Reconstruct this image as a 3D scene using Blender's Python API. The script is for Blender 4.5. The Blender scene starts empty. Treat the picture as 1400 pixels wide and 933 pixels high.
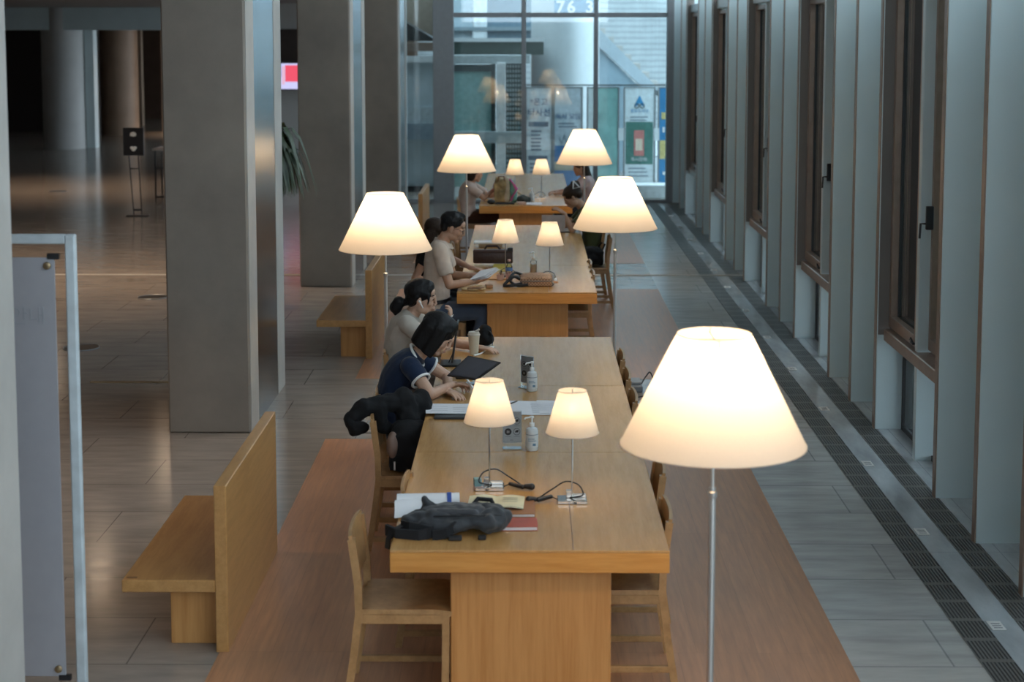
import bpy, bmesh, math, random
from mathutils import Vector as V, Matrix as M, noise
C = bpy.context.scene.collection
R = math.radians
random.seed(7)
SC = bpy.context.scene

# ------------------------------------------------------------------ materials
def new_mat(name):
    m = bpy.data.materials.new(name); m.use_nodes = True
    nt = m.node_tree; nt.nodes.clear()
    out = nt.nodes.new('ShaderNodeOutputMaterial')
    return m, nt, out
def node(nt, t, **kw):
    n = nt.nodes.new(t)
    for k, v in kw.items():
        if k in n.inputs: n.inputs[k].default_value = v
        else: setattr(n, k, v)
    return n
def c4(c): return (c[0], c[1], c[2], 1)
def ramp(nt, fac, stops):
    r = nt.nodes.new('ShaderNodeValToRGB'); el = r.color_ramp.elements
    while len(el) < len(stops): el.new(0.5)
    for e, (p, c) in zip(el, stops): e.position = p; e.color = c4(c)
    nt.links.new(fac, r.inputs['Fac']); return r.outputs['Color']
def coords(nt, scale=(1, 1, 1), kind='Object', rot=(0, 0, 0)):
    tc = nt.nodes.new('ShaderNodeTexCoord'); mp = nt.nodes.new('ShaderNodeMapping')
    mp.inputs['Scale'].default_value = scale; mp.inputs['Rotation'].default_value = rot
    nt.links.new(tc.outputs[kind], mp.inputs['Vector']); return mp.outputs['Vector']
def noise_tex(nt, vec, scale, detail=3, rough=.5):
    n = node(nt, 'ShaderNodeTexNoise', Scale=scale, Detail=detail, Roughness=rough)
    nt.links.new(vec, n.inputs['Vector']); return n.outputs['Fac']
def bsdf(nt, out, color=None, rough=.5, metal=0, spec=.5, **kw):
    b = node(nt, 'ShaderNodeBsdfPrincipled', Roughness=rough, Metallic=metal)
    b.inputs['Specular IOR Level'].default_value = spec
    for k, v in kw.items(): b.inputs[k].default_value = v
    if color is not None:
        if isinstance(color, tuple): b.inputs['Base Color'].default_value = c4(color)
        else: nt.links.new(color, b.inputs['Base Color'])
    nt.links.new(b.outputs[0], out.inputs['Surface']); return b
def bump(nt, b, fac, strength=.2, dist=.01):
    n = node(nt, 'ShaderNodeBump', Strength=strength, Distance=dist)
    nt.links.new(fac, n.inputs['Height']); nt.links.new(n.outputs[0], b.inputs['Normal'])
def plain(name, col, rough=.5, metal=0, var=.12, scale=12, spec=.5, bmp=0, **kw):
    m, nt, out = new_mat(name); v = coords(nt)
    f = noise_tex(nt, v, scale)
    lo = tuple(max(0, c * (1 - var)) for c in col); hi = tuple(min(1, c * (1 + var)) for c in col)
    b = bsdf(nt, out, ramp(nt, f, [(.3, lo), (.7, hi)]), rough, metal, spec, **kw)
    if bmp: bump(nt, b, noise_tex(nt, v, scale * 4, 4), bmp, .01)
    return m
def wood(name, a, b_, stretch=(1.2, 14, 14), rough=.3, spec=.5, scale=3, coat=0):
    m, nt, out = new_mat(name); v = coords(nt, stretch)
    f = noise_tex(nt, v, scale, 5, .6)
    f2 = noise_tex(nt, coords(nt, tuple(s * 5 for s in stretch)), scale, 2, .5)
    mx = node(nt, 'ShaderNodeMath', operation='MULTIPLY_ADD'); mx.inputs[1].default_value = .35
    nt.links.new(f2, mx.inputs[0]); nt.links.new(f, mx.inputs[2])
    b = bsdf(nt, out, ramp(nt, mx.outputs[0], [(.5, b_), (.8, a)]), rough, 0, spec)
    b.inputs['Coat Weight'].default_value = coat; b.inputs['Coat Roughness'].default_value = .12
    return m
def tiles(name, a, b_, grout, sx, sy, rough=.2, mortar=.006, spec=.5, offset=.5, wear=(.8, .8, .8), rvar=.1):
    m, nt, out = new_mat(name); v = coords(nt)
    br = node(nt, 'ShaderNodeTexBrick', Scale=1.0); br.offset = offset
    for k, val in (('Brick Width', sx), ('Row Height', sy), ('Mortar Size', mortar), ('Mortar Smooth', .1), ('Bias', 0)): br.inputs[k].default_value = val
    br.inputs['Color1'].default_value = c4(a); br.inputs['Color2'].default_value = c4(b_); br.inputs['Mortar'].default_value = c4(grout)
    nt.links.new(v, br.inputs['Vector'])
    f = noise_tex(nt, coords(nt, wear), 4, 5, .6)
    mx = node(nt, 'ShaderNodeMix', data_type='RGBA', blend_type='MULTIPLY'); mx.inputs['Factor'].default_value = 1
    nt.links.new(br.outputs['Color'], mx.inputs['A']); nt.links.new(ramp(nt, f, [(.3, (.78, .78, .78)), (.7, (1.1, 1.1, 1.1))]), mx.inputs['B'])
    b = bsdf(nt, out, mx.outputs['Result'], rough, 0, spec)
    mr = node(nt, 'ShaderNodeMapRange'); mr.inputs['To Min'].default_value = max(.03, rough - rvar); mr.inputs['To Max'].default_value = rough + rvar
    nt.links.new(f, mr.inputs['Value']); nt.links.new(mr.outputs[0], b.inputs['Roughness'])
    bump(nt, b, br.outputs['Fac'], -.15, .003); return m
def glass(name, tint=(.85, .93, .92), refl=1.0, rough=.0, f0=1.5):
    m, nt, out = new_mat(name)
    t = node(nt, 'ShaderNodeBsdfTransparent'); t.inputs[0].default_value = c4(tint)
    g = node(nt, 'ShaderNodeBsdfGlossy', Roughness=rough); g.inputs[0].default_value = c4((refl,) * 3)
    fr = node(nt, 'ShaderNodeFresnel', IOR=f0)
    mx = nt.nodes.new('ShaderNodeMixShader')
    nt.links.new(fr.outputs[0], mx.inputs[0]); nt.links.new(t.outputs[0], mx.inputs[1]); nt.links.new(g.outputs[0], mx.inputs[2])
    nt.links.new(mx.outputs[0], out.inputs['Surface']); return m
def emit(name, col, s=1):
    m, nt, out = new_mat(name); e = node(nt, 'ShaderNodeEmission', Strength=s); e.inputs[0].default_value = c4(col)
    nt.links.new(e.outputs[0], out.inputs['Surface']); return m
def shade_mat(name):
    m, nt, out = new_mat(name)
    f = noise_tex(nt, coords(nt, (40, 40, 40)), 6)
    col = ramp(nt, f, [(.3, (.74, .675, .60)), (.7, (.78, .715, .635))])
    t = nt.nodes.new('ShaderNodeBsdfTranslucent'); d = nt.nodes.new('ShaderNodeBsdfDiffuse'); tr = nt.nodes.new('ShaderNodeBsdfTransparent')
    nt.links.new(col, t.inputs[0]); nt.links.new(col, d.inputs[0])
    a = node(nt, 'ShaderNodeMixShader', Fac=.45); b = node(nt, 'ShaderNodeMixShader', Fac=.03)
    nt.links.new(t.outputs[0], a.inputs[1]); nt.links.new(d.outputs[0], a.inputs[2])
    nt.links.new(a.outputs[0], b.inputs[1]); nt.links.new(tr.outputs[0], b.inputs[2])
    nt.links.new(b.outputs[0], out.inputs['Surface']); return m
def concrete(name, col, boards=None):
    m, nt, out = new_mat(name); v = coords(nt)
    f = noise_tex(nt, v, 1.3, 6, .62); f2 = noise_tex(nt, v, 45, 3)
    lo = tuple(c * .82 for c in col); hi = tuple(c * 1.12 for c in col)
    col_o = ramp(nt, f, [(.3, lo), (.7, hi)])
    b = bsdf(nt, out, col_o, .75, 0, .25)
    if boards:
        w = node(nt, 'ShaderNodeTexWave', Scale=boards, Distortion=1.5, Detail=3); w.bands_direction = 'Z'; w.inputs['Detail Scale'].default_value = .6
        nt.links.new(v, w.inputs['Vector'])
        mx = node(nt, 'ShaderNodeMix', data_type='RGBA', blend_type='MULTIPLY'); mx.inputs['Factor'].default_value = .55
        nt.links.new(col_o, mx.inputs['A']); nt.links.new(ramp(nt, w.outputs['Fac'], [(0, (.55, .55, .55)), (.5, (1, 1, 1))]), mx.inputs['B'])
        nt.links.new(mx.outputs['Result'], b.inputs['Base Color'])
    bump(nt, b, f2, .12, .004); return m
def grate_mat(name):
    m, nt, out = new_mat(name)
    w = node(nt, 'ShaderNodeTexWave', Scale=17); w.bands_direction = 'X'; w.wave_profile = 'SIN'
    nt.links.new(coords(nt), w.inputs['Vector'])
    w2 = node(nt, 'ShaderNodeTexWave', Scale=1.15); w2.bands_direction = 'Y'
    nt.links.new(coords(nt), w2.inputs['Vector'])
    gt = node(nt, 'ShaderNodeMath', operation='GREATER_THAN'); gt.inputs[1].default_value = .94
    nt.links.new(w2.outputs['Fac'], gt.inputs[0])
    mxm = node(nt, 'ShaderNodeMath', operation='MAXIMUM'); nt.links.new(w.outputs['Fac'], mxm.inputs[0]); nt.links.new(gt.outputs[0], mxm.inputs[1])
    b = bsdf(nt, out, ramp(nt, mxm.outputs[0], [(.35, (.012, .012, .012)), (.65, (.17, .16, .15))]), .5, .3)
    bump(nt, b, mxm.outputs[0], .5, .01); return m
def weave(name, a, b_, scale=90):
    m, nt, out = new_mat(name)
    ck = node(nt, 'ShaderNodeTexChecker', Scale=scale); ck.inputs['Color1'].default_value = c4(a); ck.inputs['Color2'].default_value = c4(b_)
    nt.links.new(coords(nt), ck.inputs['Vector']); b = bsdf(nt, out, ck.outputs['Color'], .7)
    bump(nt, b, ck.outputs['Fac'], .3, .004); return m
def hair_mat(name, col):
    m, nt, out = new_mat(name); f = noise_tex(nt, coords(nt, (30, 160, 12)), 3, 3)
    b = bsdf(nt, out, ramp(nt, f, [(.3, tuple(c * .6 for c in col)), (.7, tuple(c * 1.5 for c in col))]), .5, 0, .22)
    bump(nt, b, f, .35, .006); return m
def cloth(name, col, rough=.85, fine=160, ribs=0):
    m, nt, out = new_mat(name); v = coords(nt)
    f = noise_tex(nt, v, fine, 2); b = bsdf(nt, out, ramp(nt, noise_tex(nt, v, 9, 3), [(.3, tuple(c * .88 for c in col)), (.7, tuple(min(1, c * 1.1) for c in col))]), rough, 0, .2)
    b.inputs['Sheen Weight'].default_value = .15 if max(col) > .03 else .02
    if ribs:
        w = node(nt, 'ShaderNodeTexWave', Scale=ribs, Distortion=.6); w.bands_direction = 'DIAGONAL'; nt.links.new(v, w.inputs['Vector']); f = w.outputs['Fac']
    bump(nt, b, f, .25, .004); return m
def skin(name, col):
    m, nt, out = new_mat(name); f = noise_tex(nt, coords(nt), 14, 4)
    b = bsdf(nt, out, ramp(nt, f, [(.3, tuple(c * .9 for c in col)), (.7, tuple(min(1, c * 1.08) for c in col))]), .5, 0, .4)
    b.inputs['Subsurface Weight'].default_value = .08; b.inputs['Subsurface Radius'].default_value = (.01, .004, .002); return m

K = {}
K['oak'] = wood('oak_veneer', (.53, .29, .105), (.44, .225, .075), (9, .8, 9), .27, .55)
K['oak_x'] = wood('oak_edge', (.62, .29, .07), (.52, .22, .045), (.9, 9, 14), .3, .5)
K['oak_z'] = wood('oak_panel', (.55, .275, .095), (.45, .205, .062), (12, 12, .5), .35, .4)
K['bench_w'] = wood('bench_oak', (.50, .265, .095), (.40, .20, .065), (9, .9, 9), .32, .5)
K['chair_w'] = wood('chair_ash', (.41, .235, .10), (.31, .17, .068), (6, 6, 6), .35, .5)
K['walnut'] = plain('walnut', (.22, .11, .05), .4)
K['tile'] = tiles('stone_tile', (.325, .285, .25), (.30, .262, .232), (.16, .14, .125), 1.25, .62, .16, .004, .5, .5, (.5, 2.2, 1), .07)
K['wood_floor'] = tiles('plank_floor', (.52, .265, .145), (.475, .24, .128), (.36, .19, .105), .145, 1.9, .33, .0012, .45, .37, (9, .6, 1), .08)
K['daylit_tile'] = tiles('daylit_tile', (.50, .50, .485), (.46, .465, .455), (.30, .31, .31), 4.0, .62, .2, .005, .5, .5, (.5, 2.2, 1), .07)  # the stone tile again, paler and greyer: window daylight painted into its colour
K['pale_stone'] = tiles('pale_stone', (.52, .56, .59), (.49, .53, .56), (.36, .39, .41), .9, 1.83, .14, .003, .5, 0, (2, .5, 1), .06)
K['grate'] = grate_mat('floor_grate')
K['brass'] = plain('dull_brass', (.35, .26, .15), .35, .8)
K['conc'] = concrete('pillar_concrete', (.245, .215, .185))
K['conc_pale'] = concrete('pale_concrete', (.40, .385, .36))
K['steel'] = plain('brushed_steel', (.50, .53, .56), .22, 1, .05, 3)
K['fin'] = plain('painted_fin', (.64, .755, .78), .33, 0, .05, 1.2)
K['bronze'] = plain('bronze_frame', (.33, .245, .195), .38, .35, .08)
K['dark_gasket'] = plain('dark_gasket', (.02, .02, .022), .5)
K['grey_metal'] = plain('grey_metal', (.27, .285, .30), .4, .2, .05)
K['white_metal'] = plain('white_metal', (.72, .76, .78), .35, 0, .05)
K['chrome'] = plain('satin_chrome', (.62, .58, .54), .18, 1, .04)
K['alu'] = plain('satin_aluminium', (.58, .56, .54), .3, .9, .04)
K['black_plastic'] = plain('black_plastic', (.012, .012, .014), .35)
K['dark_metal'] = plain('dark_metal', (.03, .03, .033), .4, .5)
K['screen'] = plain('dark_screen', (.085, .085, .10), .2, 0, .05)
K['white_plastic'] = plain('white_plastic', (.78, .78, .76), .35, 0, .04)
K['cream_plastic'] = plain('cream_plastic', (.62, .55, .42), .4, 0, .04)
K['glass'] = glass('window_glass', (.80, .93, .92), 1, 0, 1.9)
K['far_glass'] = glass('curtain_glass', (.84, .915, .925), 1, 0.01, 1.65)
K['clear'] = glass('clear_plastic', (.93, .95, .95), 1, .05, 1.4)
K['paper'] = plain('paper', (.78, .78, .80), .7, 0, .03)
K['shade'] = shade_mat('fabric_shade')
K['bulb'] = emit('bulb_glow', (1, .76, .5), 5)
K['wall_w'] = plain('plaster', (.50, .50, .49), .8, 0, .05, 2)
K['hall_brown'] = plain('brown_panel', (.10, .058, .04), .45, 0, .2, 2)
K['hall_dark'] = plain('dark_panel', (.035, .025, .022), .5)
K['hall_beige'] = plain('beige_panel', (.34, .24, .17), .5, 0, .1, 2)
K['hall_ceiling'] = plain('hall_ceiling', (.22, .20, .19), .8)
K['sheet_ink'] = plain('grey_ink', (.30, .31, .33), .7)
def mat(key, col=None, **kw):
    if key not in K: K[key] = plain(key, col, **kw)
    return K[key]

# ------------------------------------------------------------------ mesh builder
class MB:
    def __init__(s): s.v = []; s.f = []
    def add(s, vs, fs):
        b = len(s.v); s.v += [V(p) for p in vs]; s.f += [tuple(i + b for i in q) for q in fs]; return s
    def join(s, o, mt=None):
        return s.add([(mt @ p if mt else p) for p in o.v], o.f)
    def xf(s, mt, start=0):
        for i in range(start, len(s.v)): s.v[i] = mt @ s.v[i]
        return s
    def box(s, x0, x1, y0, y1, z0, z1, bev=0, seg=1):
        bm = bmesh.new(); bmesh.ops.create_cube(bm, size=1)
        for p in bm.verts: p.co = V(((x0 + x1) / 2 + p.co.x * (x1 - x0), (y0 + y1) / 2 + p.co.y * (y1 - y0), (z0 + z1) / 2 + p.co.z * (z1 - z0)))
        if bev: bmesh.ops.bevel(bm, geom=bm.edges[:], offset=bev, segments=seg, affect='EDGES', profile=.5)
        bm.verts.index_update(); s.add([p.co.copy() for p in bm.verts], [[q.index for q in f.verts] for f in bm.faces]); bm.free(); return s
    def tube(s, path, r, seg=8, cap=True, flat=None):
        path = [V(p) for p in path]; n = len(path); rr = r if isinstance(r, (list, tuple)) else [r] * n
        t0 = (path[1] - path[0]).normalized(); a = V((0, 0, 1)) if abs(t0.z) < .9 else V((1, 0, 0)); u = (a - t0 * a.dot(t0)).normalized()
        vs = []; fs = []
        for i, p in enumerate(path):
            t = (path[min(i + 1, n - 1)] - path[max(i - 1, 0)]).normalized(); u = (u - t * u.dot(t)).normalized(); w = t.cross(u)
            for k in range(seg):
                an = 2 * math.pi * k / seg; vs.append(p + u * (math.cos(an) * rr[i] * (flat or 1)) + w * (math.sin(an) * rr[i]))
        for i in range(n - 1):
            for k in range(seg): k2 = (k + 1) % seg; fs.append((i * seg + k, i * seg + k2, (i + 1) * seg + k2, (i + 1) * seg + k))
        if cap: fs.append(tuple(range(seg))[::-1]); fs.append(tuple((n - 1) * seg + k for k in range(seg)))
        return s.add(vs, fs)
    def strip(s, path, w, t, side=(0, 1, 0)):      # flat strap along a path
        path = [V(p) for p in path]; n = len(path); vs = []; fs = []; sd = V(side).normalized()
        for i, p in enumerate(path):
            tg = (path[min(i + 1, n - 1)] - path[max(i - 1, 0)]).normalized(); nn = tg.cross(sd).normalized()
            for a, b in ((-1, -1), (1, -1), (1, 1), (-1, 1)): vs.append(p + sd * (a * w / 2) + nn * (b * t / 2))
        for i in range(n - 1):
            for k in range(4): k2 = (k + 1) % 4; fs.append((i * 4 + k, i * 4 + k2, i * 4 + 4 + k2, i * 4 + 4 + k))
        fs.append((3, 2, 1, 0)); fs.append(tuple((n - 1) * 4 + k for k in range(4))); return s.add(vs, fs)
    def lathe(s, prof, seg=24, c=(0, 0, 0), cap=True):
        c = V(c); vs = []; fs = []; n = len(prof)
        for (r, z) in prof:
            for k in range(seg): an = 2 * math.pi * k / seg; vs.append(c + V((r * math.cos(an), r * math.sin(an), z)))
        for i in range(n - 1):
            for k in range(seg): k2 = (k + 1) % seg; fs.append((i * seg + k, i * seg + k2, (i + 1) * seg + k2, (i + 1) * seg + k))
        if cap: fs.append(tuple(range(seg))[::-1]); fs.append(tuple((n - 1) * seg + k for k in range(seg)))
        return s.add(vs, fs)
    def ell(s, c, r, seg=16, rings=10, mt=None):
        c = V(c); vs = []; fs = []
        if not isinstance(r, (tuple, list)): r = (r,) * 3
        mt = mt or M.Identity(3)
        vs.append(c + mt @ V((0, 0, r[2])))
        for i in range(1, rings):
            a = math.pi * i / rings
            for k in range(seg): b = 2 * math.pi * k / seg; vs.append(c + mt @ V((r[0] * math.sin(a) * math.cos(b), r[1] * math.sin(a) * math.sin(b), r[2] * math.cos(a))))
        vs.append(c + mt @ V((0, 0, -r[2]))); L = len(vs) - 1
        for k in range(seg): fs.append((0, 1 + k, 1 + (k + 1) % seg)); fs.append((L, L - seg + (k + 1) % seg, L - seg + k))
        for i in range(rings - 2):
            for k in range(seg): k2 = (k + 1) % seg; a = 1 + i * seg; fs.append((a + k, a + seg + k, a + seg + k2, a + k2))
        return s.add(vs, fs)
    def caps(s, pts, rad, seg=12):                 # chain of tapered capsules
        pts = [V(p) for p in pts]
        for p, r in zip(pts, rad): s.ell(p, r, seg, 8)
        for i in range(len(pts) - 1): s.tube([pts[i], pts[i + 1]], [rad[i], rad[i + 1]], seg)
        return s
    def prism(s, poly, h, axis='z', o=0):
        n = len(poly); mk = {'z': lambda a, b, c: (a, b, c), 'y': lambda a, b, c: (a, c, b), 'x': lambda a, b, c: (c, a, b)}[axis]
        vs = [mk(a, b, o) for a, b in poly] + [mk(a, b, o + h) for a, b in poly]
        fs = [tuple(range(n))[::-1], tuple(range(n, 2 * n))] + [(i, (i + 1) % n, n + (i + 1) % n, n + i) for i in range(n)]
        return s.add(vs, fs)
    def sheet(s, fn, nu, nv, th=.001):             # fn(u,v)->point; a sheet with thickness
        g = [[V(fn(i / nu, j / nv)) for j in range(nv + 1)] for i in range(nu + 1)]; vs = []; fs = []
        W = nv + 1; N = (nu + 1) * W
        nr = []
        for i in range(nu + 1):
            for j in range(nv + 1):
                a = g[min(i + 1, nu)][j] - g[max(i - 1, 0)][j]; b = g[i][min(j + 1, nv)] - g[i][max(j - 1, 0)]; nr.append(a.cross(b).normalized())
        fl = [p for row in g for p in row]
        vs = [p + q * th / 2 for p, q in zip(fl, nr)] + [p - q * th / 2 for p, q in zip(fl, nr)]
        for i in range(nu):
            for j in range(nv):
                a = i * W + j; fs.append((a, a + W, a + W + 1, a + 1)); fs.append((N + a, N + a + 1, N + a + W + 1, N + a + W))
        for i in range(nu): a = i * W; fs.append((a, N + a, N + a + W, a + W)); a += nv; fs.append((a, a + W, N + a + W, N + a))
        for j in range(nv): a = j; fs.append((a, a + 1, N + a + 1, N + a)); a += nu * W; fs.append((a, N + a, N + a + 1, a + 1))
        return s.add(vs, fs)
    def mesh(s, name, ang=35, smooth=True):
        me = bpy.data.meshes.new(name); me.from_pydata([tuple(p) for p in s.v], [], s.f)
        bm = bmesh.new(); bm.from_mesh(me); bmesh.ops.recalc_face_normals(bm, faces=bm.faces); bm.to_mesh(me); bm.free()
        if smooth: me.shade_smooth(); me.set_sharp_from_angle(angle=R(ang))
        return me

def link(name, me, m, parent=None, loc=None):
    o = bpy.data.objects.new(name, me); C.objects.link(o)
    if m is not None and not me.materials: me.materials.append(m)
    if parent is not None: o.parent = parent
    if loc is not None: o.location = loc
    return o
def part(name, mb, m, parent, label=None, ang=35, loc=None):
    o = link(name, mb.mesh(name, ang) if isinstance(mb, MB) else mb, m, parent, loc)
    if label: o['label'] = label
    return o
def tag(o, label, cat, group=None, kind=None):
    o['label'] = label; o['category'] = cat
    if group: o['group'] = group
    if kind: o['kind'] = kind
    return o
def thing(name, label, cat, loc=(0, 0, 0), rz=0, group=None):
    o = bpy.data.objects.new(name, None); C.objects.link(o); o.location = loc; o.rotation_euler = (0, 0, rz); o.empty_display_size = .05
    return tag(o, label, cat, group)
def solo(name, mb, m, label, cat, loc=(0, 0, 0), rz=0, group=None, ang=35):
    o = link(name, mb.mesh(name, ang) if isinstance(mb, MB) else mb, m, None, loc); o.rotation_euler = (0, 0, rz)
    return tag(o, label, cat, group)
def struct(name, mb, m, parent=None, loc=None, label=None, cat=None):
    o = link(name, mb.mesh(name), m, parent, loc)
    if parent is None:
        o['kind'] = 'structure'
        if label: o['label'] = label; o['category'] = cat or name.split('_')[0]
    return o
def dup(root, loc, rz=None, label=None):
    r = root.copy(); C.objects.link(r); r.location = loc
    if rz is not None: r.rotation_euler = (0, 0, rz)
    if label: r['label'] = label
    def rec(src, dst):
        for ch in list(src.children):
            c = ch.copy(); C.objects.link(c); c.parent = dst; rec(ch, c)
    rec(root, r); return r
def rem(mb, vox=.005, it=4, amp=0, ns=8, seed=0, name='soft', fac=.5):
    me = mb.mesh('tmp', smooth=False); o = bpy.data.objects.new('tmp', me); C.objects.link(o)
    a = o.modifiers.new('r', 'REMESH'); a.mode = 'VOXEL'; a.voxel_size = vox
    if it: b = o.modifiers.new('s', 'SMOOTH'); b.factor = fac; b.iterations = it
    bpy.context.view_layer.update(); dg = bpy.context.evaluated_depsgraph_get()
    r = bpy.data.meshes.new_from_object(o.evaluated_get(dg)); r.name = name
    bpy.data.objects.remove(o); bpy.data.meshes.remove(me)
    if amp:
        of = V((seed * 3.7, seed * 1.3, seed * 2.1)); nn = [v.normal.copy() for v in r.vertices]
        for v, q in zip(r.vertices, nn):
            p = v.co * ns + of; v.co += q * (amp * (noise.noise(p) + .5 * noise.noise(p * 2.3)))
    r.shade_smooth(); return r
def text_mesh(body, size, parent, m, loc, rot=(R(90), 0, 0), name='lettering', ext=.001, align='CENTER', bold=0):
    cu = bpy.data.curves.new('t', 'FONT'); cu.body = body; cu.size = size; cu.extrude = ext; cu.align_x = align; cu.offset = bold; cu.resolution_u = 2
    o = bpy.data.objects.new('t', cu); C.objects.link(o); bpy.context.view_layer.update()
    me = bpy.data.meshes.new_from_object(o.evaluated_get(bpy.context.evaluated_depsgraph_get())); bpy.data.objects.remove(o); bpy.data.curves.remove(cu)
    r = link(name, me, m, parent, loc); r.rotation_euler = rot; return r
def sm(path, n=5):
    P = [V(p) for p in path]; P = [P[0]] + P + [P[-1]]; out = []
    for i in range(1, len(P) - 2):
        for k in range(n):
            t = k / n; p0, p1, p2, p3 = P[i - 1:i + 3]
            out.append(.5 * ((2 * p1) + (p2 - p0) * t + (2 * p0 - 5 * p1 + 4 * p2 - p3) * t * t + (3 * p1 - p0 - 3 * p2 + p3) * t ** 3))
    return out + [P[-1]]
def bx(*a, **k): return MB().box(*a, **k)
ORD = ['first', 'second', 'third', 'fourth', 'fifth', 'sixth', 'seventh', 'eighth', 'ninth', 'tenth', 'eleventh', 'twelfth', 'thirteenth', 'fourteenth']

# ------------------------------------------------------------------ setting
YG = 28.8                                          # glass end wall
struct('floor', bx(-22, 2.62, -5, 62, -.2, 0).box(2.62, 12, -5, YG + .1, -.2, -.002), K['tile'], label='polished grey-brown stone floor', cat='floor')
for i, (a, b) in enumerate(((5.2, 11.76), (13.88, 18.88), (21.05, 26.1))):
    struct('floor_inlay', bx(-1.465, 1.525, a, b, -.05, .002), K['wood_floor'])
struct('floor_right', bx(1.525, 2.135, 1, YG - .1, -.05, .001), K['daylit_tile'])  # same floor beside the windows, its daylight put into the tile colour
for (a, b) in ((1, 19.92), (20.03, YG - .1)):
    for x in (2.135, 2.46): struct('floor_grate', bx(x, x + .163, a, b, -.05, .004), K['grate'])
    struct('floor_strip', bx(2.298, 2.46, a, b, -.05, .003), K['pale_stone'])
struct('floor_ledge', bx(2.623, 3.3, 1, YG - .1, -.05, .004), K['pale_stone'])
struct('trim_1', bx(-12, 3.2, 19.93, 20.02, -.02, .005), K['conc_pale'])
struct('trim_2', bx(-3.7, -2.66, 13.69, 13.74, -.02, .006), K['brass'])

pil_y = (4.72, 11.93, 19.02, 26.2)
for i, y in enumerate(pil_y):
    p = struct('pillar', bx(-2.645, -2.04, y, y + 1.72, 0, 6.2, bev=.012), K['conc'], label='broad concrete pillar', cat='pillar')
    struct('pale_edge', bx(-2.05, -2.034, y + .02, y + .36, 0, 6.2), K['conc_pale'], p)
    struct('pale_edge', bx(-2.05, -2.034, y + 1.34, y + 1.715, 0, 6.2), K['conc_pale'], p)
    struct('steel_panel', bx(-2.06, -2.037, y + .36, y + 1.34, 0, 6.2), K['steel'], p)

# hall on the left
struct('ceiling_hall', bx(-22, -2.9, -5, 62, 3.62, 3.9), K['hall_ceiling'])
struct('ceiling', bx(-2.9, 3.2, -5, YG + .3, 6.2, 6.4), K['wall_w'])
struct('wall_upper', bx(-3.0, -2.65, -5, YG + .3, 3.6, 6.3), K['wall_w'])
struct('wall_rear', bx(-22, 3.2, -5.2, -5, 0, 3.4), K['wall_w'])
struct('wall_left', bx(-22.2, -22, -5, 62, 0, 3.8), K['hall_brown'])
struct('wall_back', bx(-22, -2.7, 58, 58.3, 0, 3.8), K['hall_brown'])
struct('beam', bx(-22, -6.0, 42.0, 43.2, 3.05, 3.62), K['fin'])
struct('wall_screen', bx(-6.2, -2.75, 36.2, 36.5, 0, 3.62), K['wall_w'])
struct('trim_3', bx(-6.2, -2.75, 36.1, 36.2, 2.35, 3.05), K['hall_dark'])
struct('pillar', MB().lathe([(.53, 0), (.53, 3.62)], 40, (-11.97, 42.5, 0)), K['wall_w'], label='round pale column in the hall', cat='pillar')
struct('trim_4', bx(-11.43, -11.2, 42.6, 43.0, 0, 3.1), K['fin'])
struct('pillar', MB().lathe([(.55, 0), (.55, 3.62)], 32, (-12.0, 48.5, 0)), K['hall_beige'], label='round brown column in the dark lobby', cat='pillar')
struct('wall_lobby', bx(-11.1, -6.0, 50, 50.3, 0, 3.3), K['hall_beige'])
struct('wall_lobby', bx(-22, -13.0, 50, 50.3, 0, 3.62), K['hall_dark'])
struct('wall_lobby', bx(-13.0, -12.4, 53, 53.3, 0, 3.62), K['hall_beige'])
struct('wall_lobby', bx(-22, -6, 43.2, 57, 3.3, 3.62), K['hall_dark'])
for (x0, x1) in ((-22, -18.2), ):
    struct('wall_hall', bx(x0, x1, 40, 41, 0, 3.62), K['hall_brown'])

# ------------------------------------------------------------------ right-hand wall of fins and windows
TOP = 6.2
fins = []
for g0 in (8.39, 12.09, 15.79, 19.5, 23.2, 26.9):
    fins += [g0, g0 + .92, g0 + 1.86] if g0 < 26 else [g0, g0 + .92]
fins = [4.69, 5.6, 6.54] + fins
fp = None
REV = plain('bronze_reveal', (.20, .175, .16), .4, .1, .05, 2)
def reveal(y):
    o = struct('wall_reveal', bx(2.612, 2.72, y - .006, y + .001, .72, TOP), REV); return o
for y in fins:
    if fp is None:
        fp = struct('wall_fin', bx(0, .55, 0, .07, 0, TOP, bev=.004), K['fin'], loc=(2.605, y, 0))
        struct('edge_trim', bx(-.008, .002, .004, .066, 0, TOP), K['bronze'], fp)
    else:
        r = dup(fp, (2.605, y, 0)); r['kind'] = 'structure'
for k, g0 in enumerate((4.69, 8.39, 12.09, 15.79, 19.5, 23.2)):   # closed bays between paired fins
    struct('wall_right', bx(3.0, 3.12, g0 + .07, g0 + 1.86, 0, 3.5), K['fin'])
struct('wall_right', bx(3.0, 3.12, 26.97, 28.7, 0, 3.5), K['fin'])
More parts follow.
